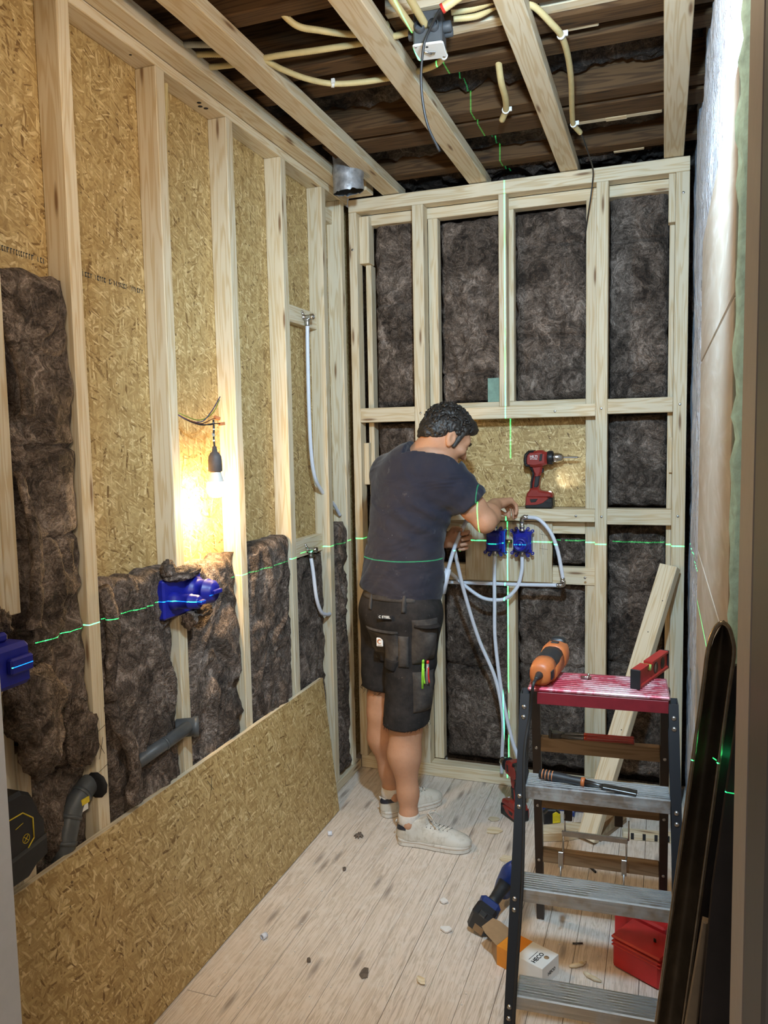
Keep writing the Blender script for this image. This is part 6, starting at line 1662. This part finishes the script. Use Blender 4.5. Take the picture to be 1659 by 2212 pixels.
    pen('bright green marker pen in the thigh pocket', s1, 'green_plastic', 'green_plastic'); pen('red capped clear pen in the thigh pocket', s2, 'red_pen', 'clear_plastic', .08)
    # --- feet
    def shoe(heel, d, an, label_):
        d = Vector((*d, 0)).normalized(); s = Vector((d.y, -d.x, 0)); h0 = Vector((*heel, 0)); M = frame(h0, d, z=(0, 0, 1)); L = .300
        def w(t):   # half width and centre offset of the sole
            return .0365+.0125*math.sin(min(1, max(0, (t-.25)/.75))*math.pi*.62)-.004*math.exp(-((t-.38)/.12)**2)
        out = []
        n = 40
        for i in range(n+1):
            t = i/n; ww = w(t); e = min(1, t/.10); ww *= math.sqrt(max(0, 1-(1-e)**2)) if e < 1 else 1
            e = min(1, (1-t)/.22); ww *= math.sqrt(max(0, 1-(1-e)**2)) if e < 1 else 1; out.append((t*L, ww))
        poly = [(x, -a) for x, a in out]+[(x, a) for x, a in out[::-1][1:-1]]
        sole = MB().bprism(poly, .0015, .030, .003, M).build('sole', 'shoe_sole', root)
        gl = MB(); gl.prism([(x+.0*a, y*1.012) for (x, y) in poly for a in (1,)], .0185, .0200, M); gl.build('sole_line', 'brown_card', sole)
        P_ = lambda x, y, z: np.array(M @ Vector((x, y, z)))
        S2 = Field(np.min([P_(-.03, -.08, 0), P_(.33, .08, .16), P_(-.03, .08, 0), P_(.33, -.08, .16)], 0)-.01, np.max([P_(-.03, -.08, 0), P_(.33, .08, .16), P_(-.03, .08, 0), P_(.33, -.08, .16)], 0)+.01, .0032)
        A = [np.array(d), np.array(s), Uv]
        S2.ell(P_(.045, 0, .035), (.047, .036, .062), A, 0); S2.ell(P_(.11, 0, .035), (.075, .036, .062), A, .03); S2.ell(P_(.19, 0, .030), (.075, .044, .052), A, .03); S2.ell(P_(.24, 0, .030), (.062, .046, .034), A, .02)
        S2.cone(P_(.045, 0, .07), P_(.045, 0, .10), .037, .036, .02); S2.cone(P_(.085, 0, .085), P_(.105, 0, .105), .030, .026, .02)
        S2.plane(P_(0, 0, .026), (0, 0, -1)); S2.plane(P_(.045, 0, .098), np.array(d)*-.30+Uv*1.0)
        S2.cone(P_(.050, 0, .060), P_(.045, 0, .16), .031, .036, 0, 'sub')
        V, Q = S2.mesh(); V = smooth(V, Q, 1, .5); up = npmesh('shoe_upper', V, Q, 'shoe_leather', root, ORG)
        bv = BVHTree.FromPolygons([tuple(p) for p in V], [tuple(int(i) for i in q) for q in Q])
        def on(x, y, side=None, off=.002):
            o_ = M @ Vector((x, y, .2)); h_ = bv.ray_cast(o_, Vector((0, 0, -1))); return (h_[0] if h_[0] is not None else M @ Vector((x, y, .08)))+Vector((0, 0, off))
        lc = MB()
        for k in range(6):
            x = .125+k*.0165; y = .020-.0012*k; lc.tube([on(x, -y), on(x+.004, 0, off=.005), on(x, y)], .0026, 6); lc.tube([on(x, -y), on(x+.011, 0, off=.006), on(x+.014, y*.9)], .0022, 6)
        q0 = on(.125, 0, off=.006)
        for sg in (-1, 1): lc.tube(bez([q0, q0+d*.012+s*sg*.022+Vector((0, 0, .012)), q0+d*.03+s*sg*.038+Vector((0, 0, .002)), q0+d*.012+s*sg*.020+Vector((0, 0, -.004)), q0+s*sg*.004], 5), .0022, 6); lc.tube(bez([q0, q0+d*.02+s*sg*.026+Vector((0, 0, .0)), q0+d*.045+s*sg*.042+Vector((0, 0, -.02))], 5), .0021, 6)
        lc.build('shoelace', 'lace', up)
        tg = MB(); tg.bprism([(.0, -.020), (.035, -.022), (.035, .022), (.0, .020)], -.003, .003, .001, frame(on(.098, 0, off=-.004), d+Vector((0, 0, -.9)), z=(d.x, d.y, .9))); tg.build('tongue', 'shoe_leather', up)
        for sg in (-1, 1):
            for k in range(6):
                x = .125+k*.0165; p0 = on(x, sg*(.0225-.001*k), off=.0004); MB().sphere(tuple(p0), (.0022, .0022, .0015), 6, 4).build('eyelet', 'ink', up)
        # dark heel tab
        ht = MB(); v = []; f = []; kx = 17; kz = 5
        for j in range(kz):
            for i in range(kx):
                a = math.radians(90+180*i/(kx-1)); zz = .060+.040*j/(kz-1); dd = Vector((math.cos(a), math.sin(a)*.86, 0)); o_ = M @ Vector((.045, 0, zz)); dw = (M.to_3x3() @ dd).normalized(); h_ = bv.ray_cast(o_+dw*.12, -dw); q = h_[0] if h_[0] is not None else o_+dw*.038
                cut = (1-abs(i-(kx-1)/2)/((kx-1)/2)); q = q+dw*.0016; 
                if j == 0: q = q+Vector((0, 0, .012*(1-cut)))
                v.append(q)
        for j in range(kz-1):
            for i in range(kx-1): f.append((j*kx+i, j*kx+i+1, (j+1)*kx+i+1, (j+1)*kx+i))
        ht.add(v, f+[q[::-1] for q in []], True); tab = ht.build('heel_tab', 'shoe_navy', up)
        # three-leaf mark on the heel
        lf = MB(); o_ = M @ Vector((-.0035, 0, .078))
        for a in (-.5, 0, .5): lf.tube([o_, o_+Vector((0, 0, .011*math.cos(a)))+s*.011*math.sin(a)-d*.0004, o_+Vector((0, 0, .015*math.cos(a)))+s*.015*math.sin(a)], [.0012, .003, .0006], 6)
        lf.build('leaf_mark', 'lace', tab)
        # sock
        sk = MB(); a0 = Vector(tuple(an)); c = M @ Vector((.046, 0, .075)); sk.tube([c, c+Vector((0, 0, .02)), Vector((a0.x, a0.y, .118)), Vector((a0.x, a0.y, .124))], [.039, .041, .0425, .040], 18); sk.build('sock', 'sock', root)
    shoe((-.992, 2.862), (1.0, .06), anR, 'r'); shoe((-1.125, 3.038), (.68, .73), anL, 'l')
    return root
person()
